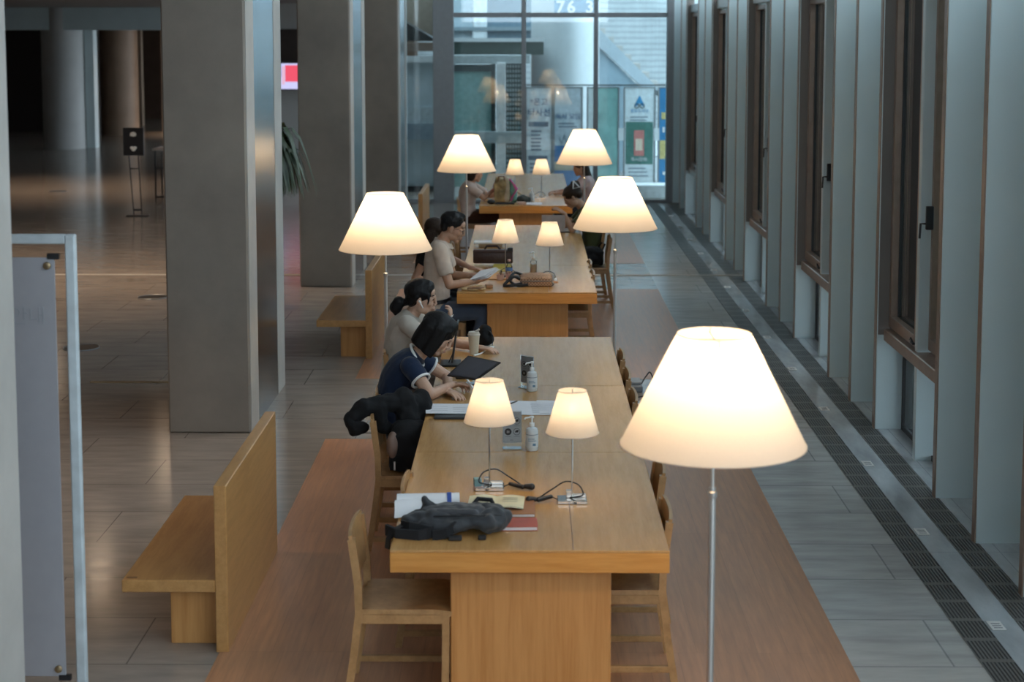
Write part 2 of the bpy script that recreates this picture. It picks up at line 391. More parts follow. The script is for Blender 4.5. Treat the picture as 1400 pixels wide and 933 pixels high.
def window(n, y0, y1):
    w = bpy.data.objects.new('window_%d' % n, None); C.objects.link(w); w.location = (2.72, y0, 0); w['kind'] = 'structure'
    L = y1 - y0
    X = 0.0
    fr = MB()
    def frame(a, b, z0, z1, t=.055):
        fr.box(-.03, .05, a, a + t, z0, z1, bev=.003); fr.box(-.03, .05, b - t, b, z0, z1, bev=.003)
        fr.box(-.03, .05, a + t, b - t, z0, z0 + t + .03, bev=.003); fr.box(-.03, .05, a + t, b - t, z1 - t, z1, bev=.003)
    mid = L * .5
    frame(mid + .03, L, .78, 3.28); o = len(fr.v); frame(0, mid - .03, .78, 3.28); fr.xf(M.Translation((.07, 0, 0)), o)
    part('sash_frame', fr, K['bronze'], w)
    part('sill', bx(-.065, .1, 0, L, .675, .765, bev=.006), K['bronze'], w)
    part('mid_post', bx(-.035, .10, mid - .035, mid + .035, 0, 3.3, bev=.003), K['fin'], w)
    part('gasket', bx(.02, .042, mid + .08, L - .06, .858, .868).box(.02, .042, L - .075, L - .058, .86, 3.22), K['dark_gasket'], w)
    part('pane', bx(.104, .116, .05, mid - .08, .86, 3.24).box(.034, .046, mid + .08, L - .05, .86, 3.24), K['glass'], w)
    part('lower_pane', bx(.09, .102, .02, mid - .03, .05, .68).box(.09, .102, mid + .03, L - .02, .05, .68), K['clear'], w)
    part('lower_frame', bx(.08, .12, L - .03, L, 0, .68).box(.08, .12, 0, L, 0, .04), K['dark_gasket'], w)
    part('header', bx(-.06, .3, 0, L, 3.3, 3.42, bev=.004), K['fin'], w)
    hd = MB().box(-.01, .04, mid - .10, mid - .07, 1.62, 1.78, bev=.004); hd.tube([(-.005, mid - .085, 1.66), (-.045, mid - .085, 1.66), (-.05, mid - .085, 1.56)], .008)
    part('window_handle', hd, K['dark_metal'], w)
    st = MB().box(-.05, -.03, mid + .05, mid + .13, .80, .815, bev=.002); st.tube([(-.045, mid + .06, .815), (-.05, mid + .1, .84), (-.045, mid + .14, .82)], .006)
    part('window_stay', st, K['dark_metal'], w)
    return w
wins = ((6.61, 8.39), (10.32, 12.09), (14.02, 15.79), (17.72, 19.5), (21.43, 23.2), (25.13, 26.9))
for i, (a, b) in enumerate(wins): window(i + 1, a, b)

for y in (8.39, 12.09, 15.79, 19.5, 23.2, 26.9): reveal(y)
# ------------------------------------------------------------------ glass end wall
e = bpy.data.objects.new('window_7', None); C.objects.link(e); e.location = (0, YG, 0); e['kind'] = 'structure'
for x0, x1, m in ((-1.63, -1.27, 'grey_metal'), (-.09, -.01, 'grey_metal'), (1.17, 1.245, 'grey_metal'), (2.44, 2.56, 'grey_metal'), (-2.16, -2.1, 'white_metal')):
    part('mullion', bx(x0, x1, -.08, .12, 0, 6.2, bev=.004), K[m], e)
part('transom', bx(-1.28, 2.5, -.05, .08, 3.235, 3.315, bev=.004), K['grey_metal'], e)
for a, b in ((-1.27, -.09), (-.01, 1.17), (1.245, 2.44)):
    part('pane', bx(a, b, 0, .014, .04, 3.24), K['far_glass'], e); part('pane', bx(a, b, 0, .014, 3.31, 6.2), K['far_glass'], e)
part('pane', bx(-2.1, -1.63, 0, .014, .04, 6.2), K['far_glass'], e)
part('side_panel', bx(2.56, 3.12, -.02, .1, 0, 6.2), K['fin'], e)
part('bottom_rail', bx(-2.1, 2.5, -.03, .06, 0, .05), K['grey_metal'], e)

# ------------------------------------------------------------------ outside the end wall
struct('ground_outside', bx(-20, 12, YG + .1, 62, -.25, -.01), plain('paving_outside', (.42, .45, .46), .6))
struct('wall_outside', bx(-2.7, 16, 41, 41.6, -.2, 13), concrete('board_concrete', (.42, .46, .48), 2.2), label='board-marked concrete wall outside', cat='wall')
struct('ground_side', bx(3.12, 16, -5, YG + 1, -.25, -.01), plain('terrace', (.74, .73, .78), .6))
sc = MB()
for k in range(150): sc.box(4.36, 4.42, -4 + k * .22, -4 + k * .22 + .10, .95, 3.35)
sc.box(4.42, 4.46, -5, 29, .95, 1.05).box(4.42, 4.46, -5, 29, 3.2, 3.3)
struct('fence_outside', sc, plain('green_screen', (.46, .58, .52), .6), label='dark green slatted screen outside the windows', cat='fence')
t = thing('round_column', 'thick round brushed-metal column outside the end glazing', 'column', (1.02 * 33.2 / 31 - .3, 33.9, 0))
part('shaft', MB().lathe([(.70, 0), (.70, 5.5)], 40), plain('column_metal', (.46, .50, .52), .45, .35, .04), t); part('base_ring', MB().lathe([(.74, 0), (.74, .12)], 40), K['grey_metal'], t)
# stair
t = thing('concrete_stair', 'grey concrete stair flight descending outside behind the posters', 'stair', (0, 35.2, 0))
part('stair_side', MB().prism([(1.35, 3.25), (2.85, 1.75), (2.55, 1.75), (1.35, 2.85)], .35, 'y'), concrete('stair_band', (.40, .47, .52)), t)
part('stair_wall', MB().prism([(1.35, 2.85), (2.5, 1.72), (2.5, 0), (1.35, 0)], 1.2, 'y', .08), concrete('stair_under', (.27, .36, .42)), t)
stp = MB()
for k in range(8): stp.box(1.5 + k * .19, 1.69 + k * .19, .36, 1.3, 2.95 - k * .19, 3.08 - k * .19)
part('tread', stp, K['conc_pale'], t)
solo('white_block', bx(0, 1.6, 0, .4, 0, .62, bev=.02), mat('white_block', (.8, .84, .86)), 'white rendered block behind the stair outside', 'block', (2.3, 39.6, 1.6)).location.z = 0
# entrance pavilion, left
t = thing('entrance_canopy', 'pointed dark canopy slab with a bright edge over the outside doors', 'canopy', (0, 0, 0))
cp = [(-1.55, 31.0), (-.0, 31.0), (.32, 31.0), (-.1, 34.4), (-1.55, 34.4)]
part('canopy_slab', MB().prism(cp, .26, 'z', 2.56), plain('canopy_dark', (.04, .07, .062), .5), t)
part('bright_edge', MB().box(-1.56, .325, 30.97, 31.0, 2.80, 2.87), K['white_metal'], t)
part('canopy_post', bx(-1.50, -1.44, 33.5, 33.56, 0, 2.56).box(-.3, -.22, 33.5, 33.58, 0, 2.56), K['white_metal'], t)
t = thing('outer_door', 'teal glass outer door with white post and silver rail', 'door', (.02, 30.65, 0))
part('head_beam', bx(-1.52, .05, 0, .12, 2.40, 2.56, bev=.005), plain('silver_beam', (.55, .62, .64), .35, .2), t)
part('door_post', bx(-.575, -.41, -.04, .1, 0, 2.42, bev=.005), plain('bright_post', (.88, .92, .94), .4), t)
part('push_rail', bx(-1.5, -.1, -.05, .05, .92, 1.14, bev=.005), plain('rail_grey', (.48, .56, .58), .35, .2), t)
part('door_leaf', bx(-1.46, -.68, .05, .07, .1, 2.38), plain('teal_leaf', (.34, .58, .56), .3), t)
part('door_frame', bx(-.68, -.6, 0, .1, 0, 2.4).box(-1.5, -1.46, 0, .1, 0, 2.4).box(-1.46, -.68, .03, .08, 2.25, 2.38), plain('frame_dark', (.05, .08, .085), .4), t)
t = thing('lattice_screen', 'dark perforated lattice screen beside the outer door', 'screen', (.01, 30.75, 0))
lt = MB()
for i in range(6):
    for j in range(26): lt.box(-.38 + i * .052, -.345 + i * .052, 0, .03, .12 + j * .088, .17 + j * .088)
part('lattice', lt, plain('lattice_pale', (.36, .42, .43), .5), t); part('backing', bx(-.4, -.06, .03, .05, .1, 2.42), plain('lattice_dark', (.06, .09, .09), .6), t)
solo('low_wall', bx(-1.6, -.2, 0, .3, 0, .35, bev=.01), plain('pale_block', (.66, .74, .76), .6), 'low pale block wall behind the outer door', 'wall', (0, 33.0, 0))
# upper building seen over the canopy
t = thing('upper_facade', 'upper facade of white piers and slate panels above the canopy', 'facade', (0, 36, 0))
part('slate_panel', bx(-.95, 1.2, 0, .2, 2.7, 8), plain('slate', (.12, .20, .26), .5), t)
part('pier', bx(-1.15, -.86, -.1, .2, 2.7, 8), plain('pier_white', (.72, .80, .84), .5), t)
part('window_strip', bx(-1.62, -1.18, 0, .2, 2.7, 8), plain('strip_pale', (.42, .52, .58), .3), t)
part('rail', bx(-1.7, 1.2, -.12, 0, 3.02, 3.10), plain('rail_slate', (.22, .29, .33), .4), t)
t = thing('number_sign', 'blue sign band with white numerals 7, 6 and 3 high outside', 'sign', (1.02, 32.4, 3.36))
part('panel', bx(-.48, .36, 0, .04, -.04, .6), plain('sign_blue', (.15, .30, .44), .5), t)
for x, ch in ((-.36, '7'), (-.15, '6'), (.21, '3')): text_mesh(ch, .34, t, K['paper'], (x, -.006, .0), bold=.008)
# left bay outdoors
t = thing('entrance_lobby', 'pale frosted entrance screen beneath a brown soffit, left of the grey mullion', 'entrance', (0, 0, 0))
part('soffit', bx(-3.1, -1.66, 31.4, 33.5, 2.62, 2.78), plain('soffit_brown', (.16, .11, .085), .5), t)
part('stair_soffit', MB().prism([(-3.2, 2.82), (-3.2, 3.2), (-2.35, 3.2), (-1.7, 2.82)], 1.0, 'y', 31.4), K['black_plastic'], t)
part('upper_panel', bx(-3.2, -1.86, 33.4, 33.5, 2.8, 5), plain('upper_brown', (.14, .115, .09), .5), t)
part('steel_post', bx(-1.84, -1.78, 33.2, 33.4, 2.8, 5), K['white_metal'], t)
part('frosted_screen', bx(-3.2, -1.62, 30.8, 30.85, .0, 2.5), plain('frosted', (.66, .76, .82), .25, 0, .12, 2), t)
part('head_rail', bx(-3.2, -1.62, 30.7, 30.8, 2.42, 2.54), K['white_metal'], t)
part('grey_band', bx(-3.2, -1.62, 30.7, 30.8, .98, 1.28), plain('band_grey', (.30, .38, .45), .4), t)
part('white_band', bx(-3.2, -1.62, 30.76, 30.8, 1.28, 1.58), plain('band_white', (.62, .70, .74), .5), t)
part('bottom_rail', bx(-3.2, -1.62, 30.7, 30.8, 0, .1), K['dark_metal'], t)

# poster stands beyond the glass
PY = 31.0
def poster(x0, x1, z0, z1, label, bg, name='poster_board'):
    t = thing(name, label, 'poster', ((x0 + x1) / 2, PY, 0)); w = (x1 - x0) / 2
    part('board', bx(-w, w, 0, .03, z0, z1, bev=.003), bg, t)
    part('stand', bx(-w - .03, -w, -.01, .04, 0, z1 + .02).box(w, w + .03, -.01, .04, 0, z1 + .02).box(-w, w, -.01, .04, z1, z1 + .02), K['grey_metal'], t)
    return t
ink = plain('blue_ink', (.08, .16, .34), .6); ink2 = plain('slate_ink', (.20, .25, .32), .6)
def lines(t, x, z, n, w, dz, m, h=.02, name='text_line', jitter=.2):
    b = MB()
    for k in range(n): b.box(x - w / 2, x + w / 2 - random.random() * jitter * w, -.004, 0, z - k * dz - h, z - k * dz)
    return part(name, b, m, t)
t = poster(0, .47, .06, 1.94, 'tall white notice with two blue headline rows and grey lists', plain('notice_white', (.80, .85, .89), .5))
text_mesh('*은고', .15, t, ink, (0, -.004, 1.62)); text_mesh('타사선', .16, t, ink, (0, -.004, 1.42))
lines(t, 0, 1.30, 1, .40, .05, ink2, .09, 'heading_bar'); lines(t, -.05, 1.14, 6, .20, .07, ink2, .035); lines(t, 0, .66, 1, .40, .05, ink2, .08, 'heading_bar'); lines(t, 0, .52, 5, .34, .075, ink2, .03)
t = poster(.53, 1.03, .06, 1.94, 'pale blue poster with blue headline above a deep blue lower half', plain('poster_pale', (.55, .65, .72), .5))
part('blue_field', bx(-.25, .25, -.004, 0, .06, .85), plain('deep_blue', (.10, .24, .48), .5), t); part('tan_band', bx(-.25, .1, -.007, 0, .38, .55), plain('tan', (.55, .50, .40), .5), t)
text_mesh('독서 모임', .12, t, ink, (0, -.005, 1.36)); lines(t, 0, 1.28, 2, .36, .06, ink2, .025)
part('sketch', MB().tube([(-.16, -.004, 1.0), (-.12, -.004, .88), (-.06, -.004, 1.06), (-.02, -.004, .9)], .008), ink2, t)
t = poster(1.16, 1.27, .06, 1.94, 'narrow white pilaster board beside the teal door panel', plain('board_white', (.70, .78, .80), .5), 'narrow_board')
t = poster(1.31, 1.72, .06, 1.94, 'teal green glass panel with faint streaks between the posters', plain('teal_glass', (.26, .50, .48), .15, 0, .25, 3), 'glass_panel')
t = poster(1.85, 2.40, .06, 1.94, 'white poster with blue triangle emblem above a green picture', plain('poster_white', (.74, .82, .86), .5))
part('green_picture', bx(-.255, .255, -.004, 0, .50, 1.30), plain('poster_green', (.07, .20, .17), .5), t)
ep = plain('emblem_blue', (.04, .28, .55), .5)
part('emblem', MB().prism([(-.10, 1.60), (0, 1.80), (.10, 1.60), (.05, 1.60), (0, 1.66), (-.05, 1.60)], -.005, 'y'), ep, t)
part('emblem_rings', MB().tube([(-.05 + .04 * math.cos(a), -.004, 1.60 + .04 * math.sin(a)) for a in [i * math.pi / 6 for i in range(13)]], .007).tube([(.05 + .04 * math.cos(a), -.004, 1.60 + .04 * math.sin(a)) for a in [i * math.pi / 6 for i in range(13)]], .007), K['dark_metal'], t)
text_mesh('종로도서관', .075, t, ep, (0, -.004, 1.48)); lines(t, 0, 1.40, 2, .36, .06, ink2, .02)
part('pink_card', bx(-.10, .09, -.008, -.003, .66, 1.14), plain('pink_card', (.62, .22, .20), .5), t); part('orange_spot', bx(-.07, .06, -.011, -.007, .76, .98), plain('cream_spot', (.80, .66, .52), .5), t)
text_mesh('독서문화', .085, t, K['paper'], (0, -.009, .56)); lines(t, 0, .43, 3, .40, .07, ink2, .02)
t = poster(2.50, 2.74, .06, 1.94, 'narrow bright blue poster with yellow blocks at the far end', plain('poster_blue', (.04, .22, .45), .5))
part('yellow_block', bx(-.11, .11, -.004, 0, .6, .95), plain('poster_yellow', (.6, .5, .2), .5), t); part('yellow_block', bx(-.08, .1, -.004, 0, 1.35, 1.48), bpy.data.materials['poster_yellow'], t)
for q in ((-.06, -.02, -.004, 0, 1.1, 1.2), (0, .06, -.004, 0, 1.62, 1.68), (-.05, .04, -.004, 0, .3, .36)): part('pale_speck', bx(*q), K['paper'], t)
t = thing('poster_rail', 'dark rail with white clips running behind the outside posters', 'rail', (0, PY + .06, 0))
part('top_rail', bx(-.1, 2.9, 0, .03, 1.975, 2.0), K['dark_metal'], t)
for x in (1.78, 2.45): part('clip', bx(x - .05, x + .05, -.08, -.04, .95, 1.18), K['white_metal'], t)
solo('white_plinth', bx(0, 1.6, 0, .5, 0, .24, bev=.01), mat('plinth_white', (.80, .84, .86)), 'white plinth on the ground below the white poster', 'plinth', (1.5, 29.5, 0))

# ------------------------------------------------------------------ long tables
TX = .015; TZ = .74; TT = .10
def table(y0, label, group='long reading tables'):
    t = thing('reading_table', label, 'table', (TX, y0, 0), 0, group)
    for k in range(3):
        a = k * 1.667 + (0 if k == 0 else .002); b = (k + 1) * 1.667 - (0 if k == 2 else .002)
        part('top_section', bx(-.6, .6, a, b, TZ - .012, TZ, bev=.002), K['oak'], t)
    part('apron', bx(-.6, .6, 0, 5.0, TZ - TT, TZ - .012, bev=.003), K['oak_x'], t)
    part('seam_line', bx(.185, .19, .01, .9, TZ - .01, TZ + .0006), K['walnut'], t)
    for k, (a, b) in enumerate(((.10, .68), (2.0, 2.7), (4.5, 4.9))):
        part('pedestal', bx(-.345, .355, a, b, 0, TZ - TT, bev=.004), K['oak_z'], t)
    return t
tb = table(6.86, 'long oak reading table nearest the camera, with backpack on its corner')
dup(tb, (TX - .01, 13.94, 0), label='middle oak reading table with woven bag and briefcase on it')
dup(tb, (TX - .025, 21.1, 0), label='farthest oak reading table, in front of the glass wall')

# ------------------------------------------------------------------ benches
def bench():
    t = thing('backed_bench', 'nearest oak bench with tall plank back, beside the front concrete pillar', 'bench', (-1.45, 7.59, 0), group='backed oak benches')
    part('back_panel', bx(-.03, .03, 0, 1.55, 0, .815, bev=.004), K['bench_w'], t)
    part('seat', bx(-.475, -.03, .0, 1.45, .295, .355, bev=.004), K['bench_w'], t)
    part('base', bx(-.27, -.03, .12, 1.35, 0, .295, bev=.003), K['oak_z'], t)
    part('seat_mark', bx(-.46, -.41, .03, .05, .354, .356).box(-.12, -.07, 1.38, 1.40, .354, .356), K['walnut'], t)
    return t
bn = bench()
dup(bn, (-1.43, 14.73, 0), label='second oak bench with plank back, beside the middle concrete pillar')
dup(bn, (-1.42, 21.9, 0), label='farthest oak bench with plank back, half behind a lamp shade')

# ------------------------------------------------------------------ chairs
def chair():
    t = thing('wooden_chair', 'chair', 'chair', group='wooden chairs around the reading tables')
    W = .19
    def bow(u): return .012 * (1 - (2 * u - 1) ** 2)
    part('seat', MB().sheet(lambda u, v: (-.17 + .40 * u, -.205 + .41 * v, .432 - .014 * math.sin(math.pi * u) * math.sin(math.pi * v) - (.01 * max(0, u - .85) / .15)), 14, 14, .022), K['chair_w'], t)
    part('backrest', MB().sheet(lambda u, v: (-.182 - .028 * v ** 1.3 - bow(u), -.2 + .40 * u, .545 + .225 * v), 16, 8, .016), K['chair_w'], t)
    for s in (-1, 1):
        part('rear_leg', MB().strip([(-.235, s * W, 0), (-.20, s * W, .22), (-.175, s * W, .42), (-.178, s * W, .55), (-.205, s * W, .755)], .03, .034), K['chair_w'], t)
        part('front_leg', MB().strip([(.205, s * W, .42), (.20, s * W, 0)], .03, .032), K['chair_w'], t)
        part('side_rail', bx(-.21, .20, s * W - .012, s * W + .012, .055, .085, bev=.003), K['chair_w'], t)
        part('seat_rail', bx(-.18, .21, s * W - .012, s * W + .012, .375, .42, bev=.003), K['chair_w'], t)
    part('stretcher', bx(.19, .212, -W, W, .375, .42, bev=.003), K['chair_w'], t); part('stretcher', bx(-.19, -.165, -W, W, .375, .42, bev=.003), K['chair_w'], t)
    return t
ch0 = chair(); first = True
def put_chair(x, y, rz, label):
    global first
    if first: ch0.location = (x, y, 0); ch0.rotation_euler = (0, 0, rz); ch0['label'] = label; first = False; return ch0
    return dup(ch0, (x, y, 0), rz, label)
PI = math.pi
put_chair(-.555, 7.16, 0, 'empty wooden chair at the near left corner of the front table')
put_chair(-.38, 7.86, 0, 'wooden chair pushed deep under the front table, below the rolled white papers')
put_chair(-.665, 9.34, 0, 'wooden chair draped with the black jacket and holding a black bag')
put_chair(-.70, 10.03, 0, 'wooden chair under the woman in the navy ringer shirt')
put_chair(-.76, 11.30, 0, 'wooden chair under the woman with a ponytail')
put_chair(.44, 7.42, PI, 'empty wooden chair at the near right corner of the front table')
put_chair(.475, 8.20, PI, 'second wooden chair on the right of the front table, its back just above the tabletop')
put_chair(.445, 9.82, PI, 'nearest of the three wooden chairs tucked beside the floor socket box')
put_chair(.445, 10.46, PI, 'middle of the three wooden chairs tucked beside the floor socket box')
put_chair(.445, 11.10, PI, 'farthest of the three wooden chairs tucked beside the floor socket box')
put_chair(.40, 14.98, PI, 'wooden chair tucked under the near right corner of the middle table')
put_chair(.40, 15.65, PI, 'wooden chair tucked under the middle table, behind the one at its near right corner')
put_chair(.70, 17.72, PI, 'wooden chair with a black handbag on its seat, right of the middle table')
put_chair(.66, 18.42, PI, 'wooden chair under the woman in the olive green top')
put_chair(-.76, 14.36, 0, 'wooden chair under the man reading papers')
put_chair(-.80, 15.12, 0, 'wooden chair under the person in black behind the reading man')
put_chair(-.58, 17.0, 0, 'empty wooden chair on the left of the middle table, just beyond the brown briefcase')
put_chair(-.56, 17.75, 0, 'empty wooden chair at the far left end of the middle table')
put_chair(-.70, 21.85, 0, 'wooden chair under the woman in the pale blouse at the far table')
put_chair(.74, 22.6, PI, 'wooden chair under the long-haired person at the far table')

# ------------------------------------------------------------------ lamps
def point(parent, loc, w, col=(1, .72, .43), r=.035):
    l = bpy.data.lights.new('lamp_light', 'POINT'); l.energy = w; l.color = col; l.shadow_soft_size = r
    o = bpy.data.objects.new('lamp_light', l); C.objects.link(o); o.parent = parent; o.location = loc; return o
FLW, TLW = 12.0, 2.2
def floor_lamp():
    t = thing('floor_lamp', 'lamp', 'lamp', group='cone-shaded floor lamps')
    part('base', bx(-.16, .16, -.16, .16, 0, .022, bev=.005), K['alu'], t)
    part('pole', MB().tube([(0, 0, .02), (0, 0, 1.16)], .0125, 14), K['alu'], t)
    part('upper_pole', MB().tube([(0, 0, 1.15), (0, 0, 1.60)], .0075, 12), K['alu'], t)
    part('collar', MB().lathe([(.015, 1.15), (.017, 1.155), (.017, 1.172), (.01, 1.18)], 14), K['alu'], t)
    sh = part('lamp_shade', MB().lathe([(.345, 1.355), (.138, 1.77)], 72, cap=False), K['shade'], t)
    for r, z in ((.345, 1.355), (.138, 1.77)): part('rim', MB().tube([(r * math.cos(a), r * math.sin(a), z) for a in [i * 2 * PI / 72 for i in range(73)]], .0022, 6), K['shade'], sh)
    part('spider', MB().tube([(-.15, 0, 1.748), (.15, 0, 1.748)], .003, 6).tube([(0, -.15, 1.748), (0, .15, 1.748)], .003, 6).tube([(0, 0, 1.6), (0, 0, 1.748)], .004), K['alu'], t)
    part('socket', MB().lathe([(.016, 1.48), (.018, 1.53), (.012, 1.545)], 14), K['alu'], t)
    b = MB().ell((0, 0, 1.585), (.03, .03, .04)); part('bulb', b, K['bulb'], t)
    point(t, (0, 0, 1.60), FLW, r=.045)
    return t
fl0 = floor_lamp(); fl0.location = (.694, 6.0, .07); fl0['label'] = 'biggest floor lamp, glowing white cone shade in the right foreground'
# the nearest lamp is telescoped a little higher: keep its base on the floor
def fix_tall(t, dz):
    for c in t.children:
        if c.name.startswith('base'): c.location.z = -dz
        if c.name.startswith('pole'):
            c.data = MB().tube([(0, 0, .02 - dz), (0, 0, 1.19)], .0125, 14).mesh('pole'); c.data.materials.append(K['alu'])
for loc, lb in (((-1.045, 12.1, 0), 'lit floor lamp on a square base left of the ponytailed woman'), ((.73, 13.45, 0), 'lit floor lamp right of the middle table\'s near corner'),
                ((-.70, 19.15, 0), 'lit floor lamp left of the middle table\'s far end, by the grey mullion'), ((.713, 20.25, 0), 'lit floor lamp beside the far table, in front of the outside posters')):
    dup(fl0, loc, 0, lb)
fix_tall(fl0, .07)
def cord_mb(side=1):
    b = MB(); s = side
    b.tube(sm([(s * -.01, 0, .02), (s * .02, -.02, .03), (s * .05, -.05, .05), (s * .03, -.01, .085), (s * -.03, .03, .09), (s * -.09, .03, .055), (s * -.14, .0, .03), (s * -.17, -.02, .014)]), .0035, 6)
    b.caps([(s * -.16, -.02, .016), (s * -.10, .01, .022)], [.012, .01]); b.caps([(s * -.205, -.03, .02), (s * -.175, -.02, .018)], [.016, .012])
    b.tube([(s * -.10, .01, .022), (s * -.04, -.03, .008), (s * .02, -.055, .008)], .003, 6)
    return b
def table_lamp(side):
    t = thing('table_lamp', 'lamp', 'lamp', group='small table lamps on the reading tables')
    part('base', bx(-.07, .07, -.05, .05, 0, .018, bev=.003), K['chrome'], t)
    part('switch_box', bx(-.028, .0, .0, .04, .018, .05, bev=.003).box(.0, .065, .01, .035, .018, .032, bev=.002), K['alu'], t)
    part('stem', MB().tube([(0, 0, .015), (0, 0, .47)], .0045, 10), K['chrome'], t)
    sh = part('lamp_shade', MB().lathe([(.125, .335), (.067, .535)], 56, cap=False), K['shade'], t)
    for r, z in ((.125, .335), (.067, .535)): part('rim', MB().tube([(r * math.cos(a), r * math.sin(a), z) for a in [i * 2 * PI / 56 for i in range(57)]], .0015, 6), K['shade'], sh)
    part('spider', MB().tube([(-.07, 0, .525), (.07, 0, .525)], .002, 6).tube([(0, -.07, .525), (0, .07, .525)], .002, 6), K['alu'], t)
    part('bulb', MB().ell((0, 0, .445), (.018, .018, .028)), K['bulb'], t)
    part('cord', cord_mb(side), K['black_plastic'], t)
    point(t, (0, 0, .45), TLW, r=.022)
    return t
tl0 = table_lamp(1); tl0.location = (.217, 7.60, TZ); tl0['label'] = 'right-hand table lamp on the front table, chrome base over the seam line'
tl1 = table_lamp(-1); tl1.location = (-.178, 7.82, TZ); tl1['label'] = 'left-hand table lamp on the front table, behind the cream booklet'
dup(tl1, (-.19, 14.75, TZ), 0, 'left-hand table lamp on the middle table, beside the plastic drink bottle')
dup(tl0, (.207, 14.55, TZ), 0, 'right-hand table lamp on the middle table, behind the woven bag')
dup(tl1, (-.155, 21.95, TZ), 0, 'left-hand table lamp on the far table, above the pink scarf')
dup(tl0, (.2, 22.0, TZ), 0, 'right-hand table lamp on the far table, alone before the white notice')


# ------------------------------------------------------------------ people
SK = {'fair': skin('skin_fair', (.56, .345, .245)), 'tan': skin('skin_tan', (.46, .265, .175)), 'warm': skin('skin_warm', (.50, .29, .20))}
HB = hair_mat('hair_black', (.006, .0055, .006)); HD = hair_mat('hair_dark_brown', (.026, .015, .010))
EYE = plain('eye_dark', (.02, .015, .012), .2); LIP = plain('lips', (.36, .14, .12), .45)
def hand(mb, w, d, n, s, curl=.5, sc=1., spread=1.):
    d = V(d).normalized(); n = V(n); n = (n - d * n.dot(d)).normalized(); s = V(s); s = (s - d * s.dot(d) - n * s.dot(n)).normalized(); w = V(w)
    mt = M((s, n, d)).transposed()
    mb.ell(w + d * .048 * sc, (.037 * sc, .0145 * sc, .055 * sc), 14, 10, mt); mb.ell(w + d * .03 * sc + s * .018 * sc + n * .006, (.018 * sc, .014 * sc, .032 * sc), 12, 8, mt)
    mb.caps([w - d * .02, w + d * .03 * sc], [.024 * sc, .022 * sc])
    for i, L in enumerate((.072, .080, .074, .058)):
        o = (.029 - .0195 * i) * sc; p = w + d * (.088 - abs(i - 1.2) * .004) * sc + s * o; a = .12 + curl * .35; dd = d + s * (.05 - .035 * i) * spread; dd.normalize()
        pts = [p]; rr = [.0092 * sc]
        for k, fr in enumerate((.44, .31, .25)):
            q = dd * math.cos(a) + n * math.sin(a); pts.append(pts[-1] + q * L * fr * sc); rr.append((.0086, .0079, .0068)[k] * sc); a += curl * (.75, .6, 0)[k]
        mb.caps(pts, rr, 10)
    p = w + d * .022 * sc + s * .030 * sc; t1 = (d * .62 + s * .62 + n * .35).normalized(); t2 = (d * .85 + s * .12 + n * .45).normalized()
    mb.caps([p, p + t1 * .040 * sc, p + t1 * .040 * sc + t2 * .032 * sc], [.0125 * sc, .0105 * sc, .0085 * sc], 10)
def bez(a, b, c, t): return a * (1 - t) ** 2 + b * 2 * t * (1 - t) + c * t * t
def lerp(a, b, t): return V(a) * (1 - t) + V(b) * t
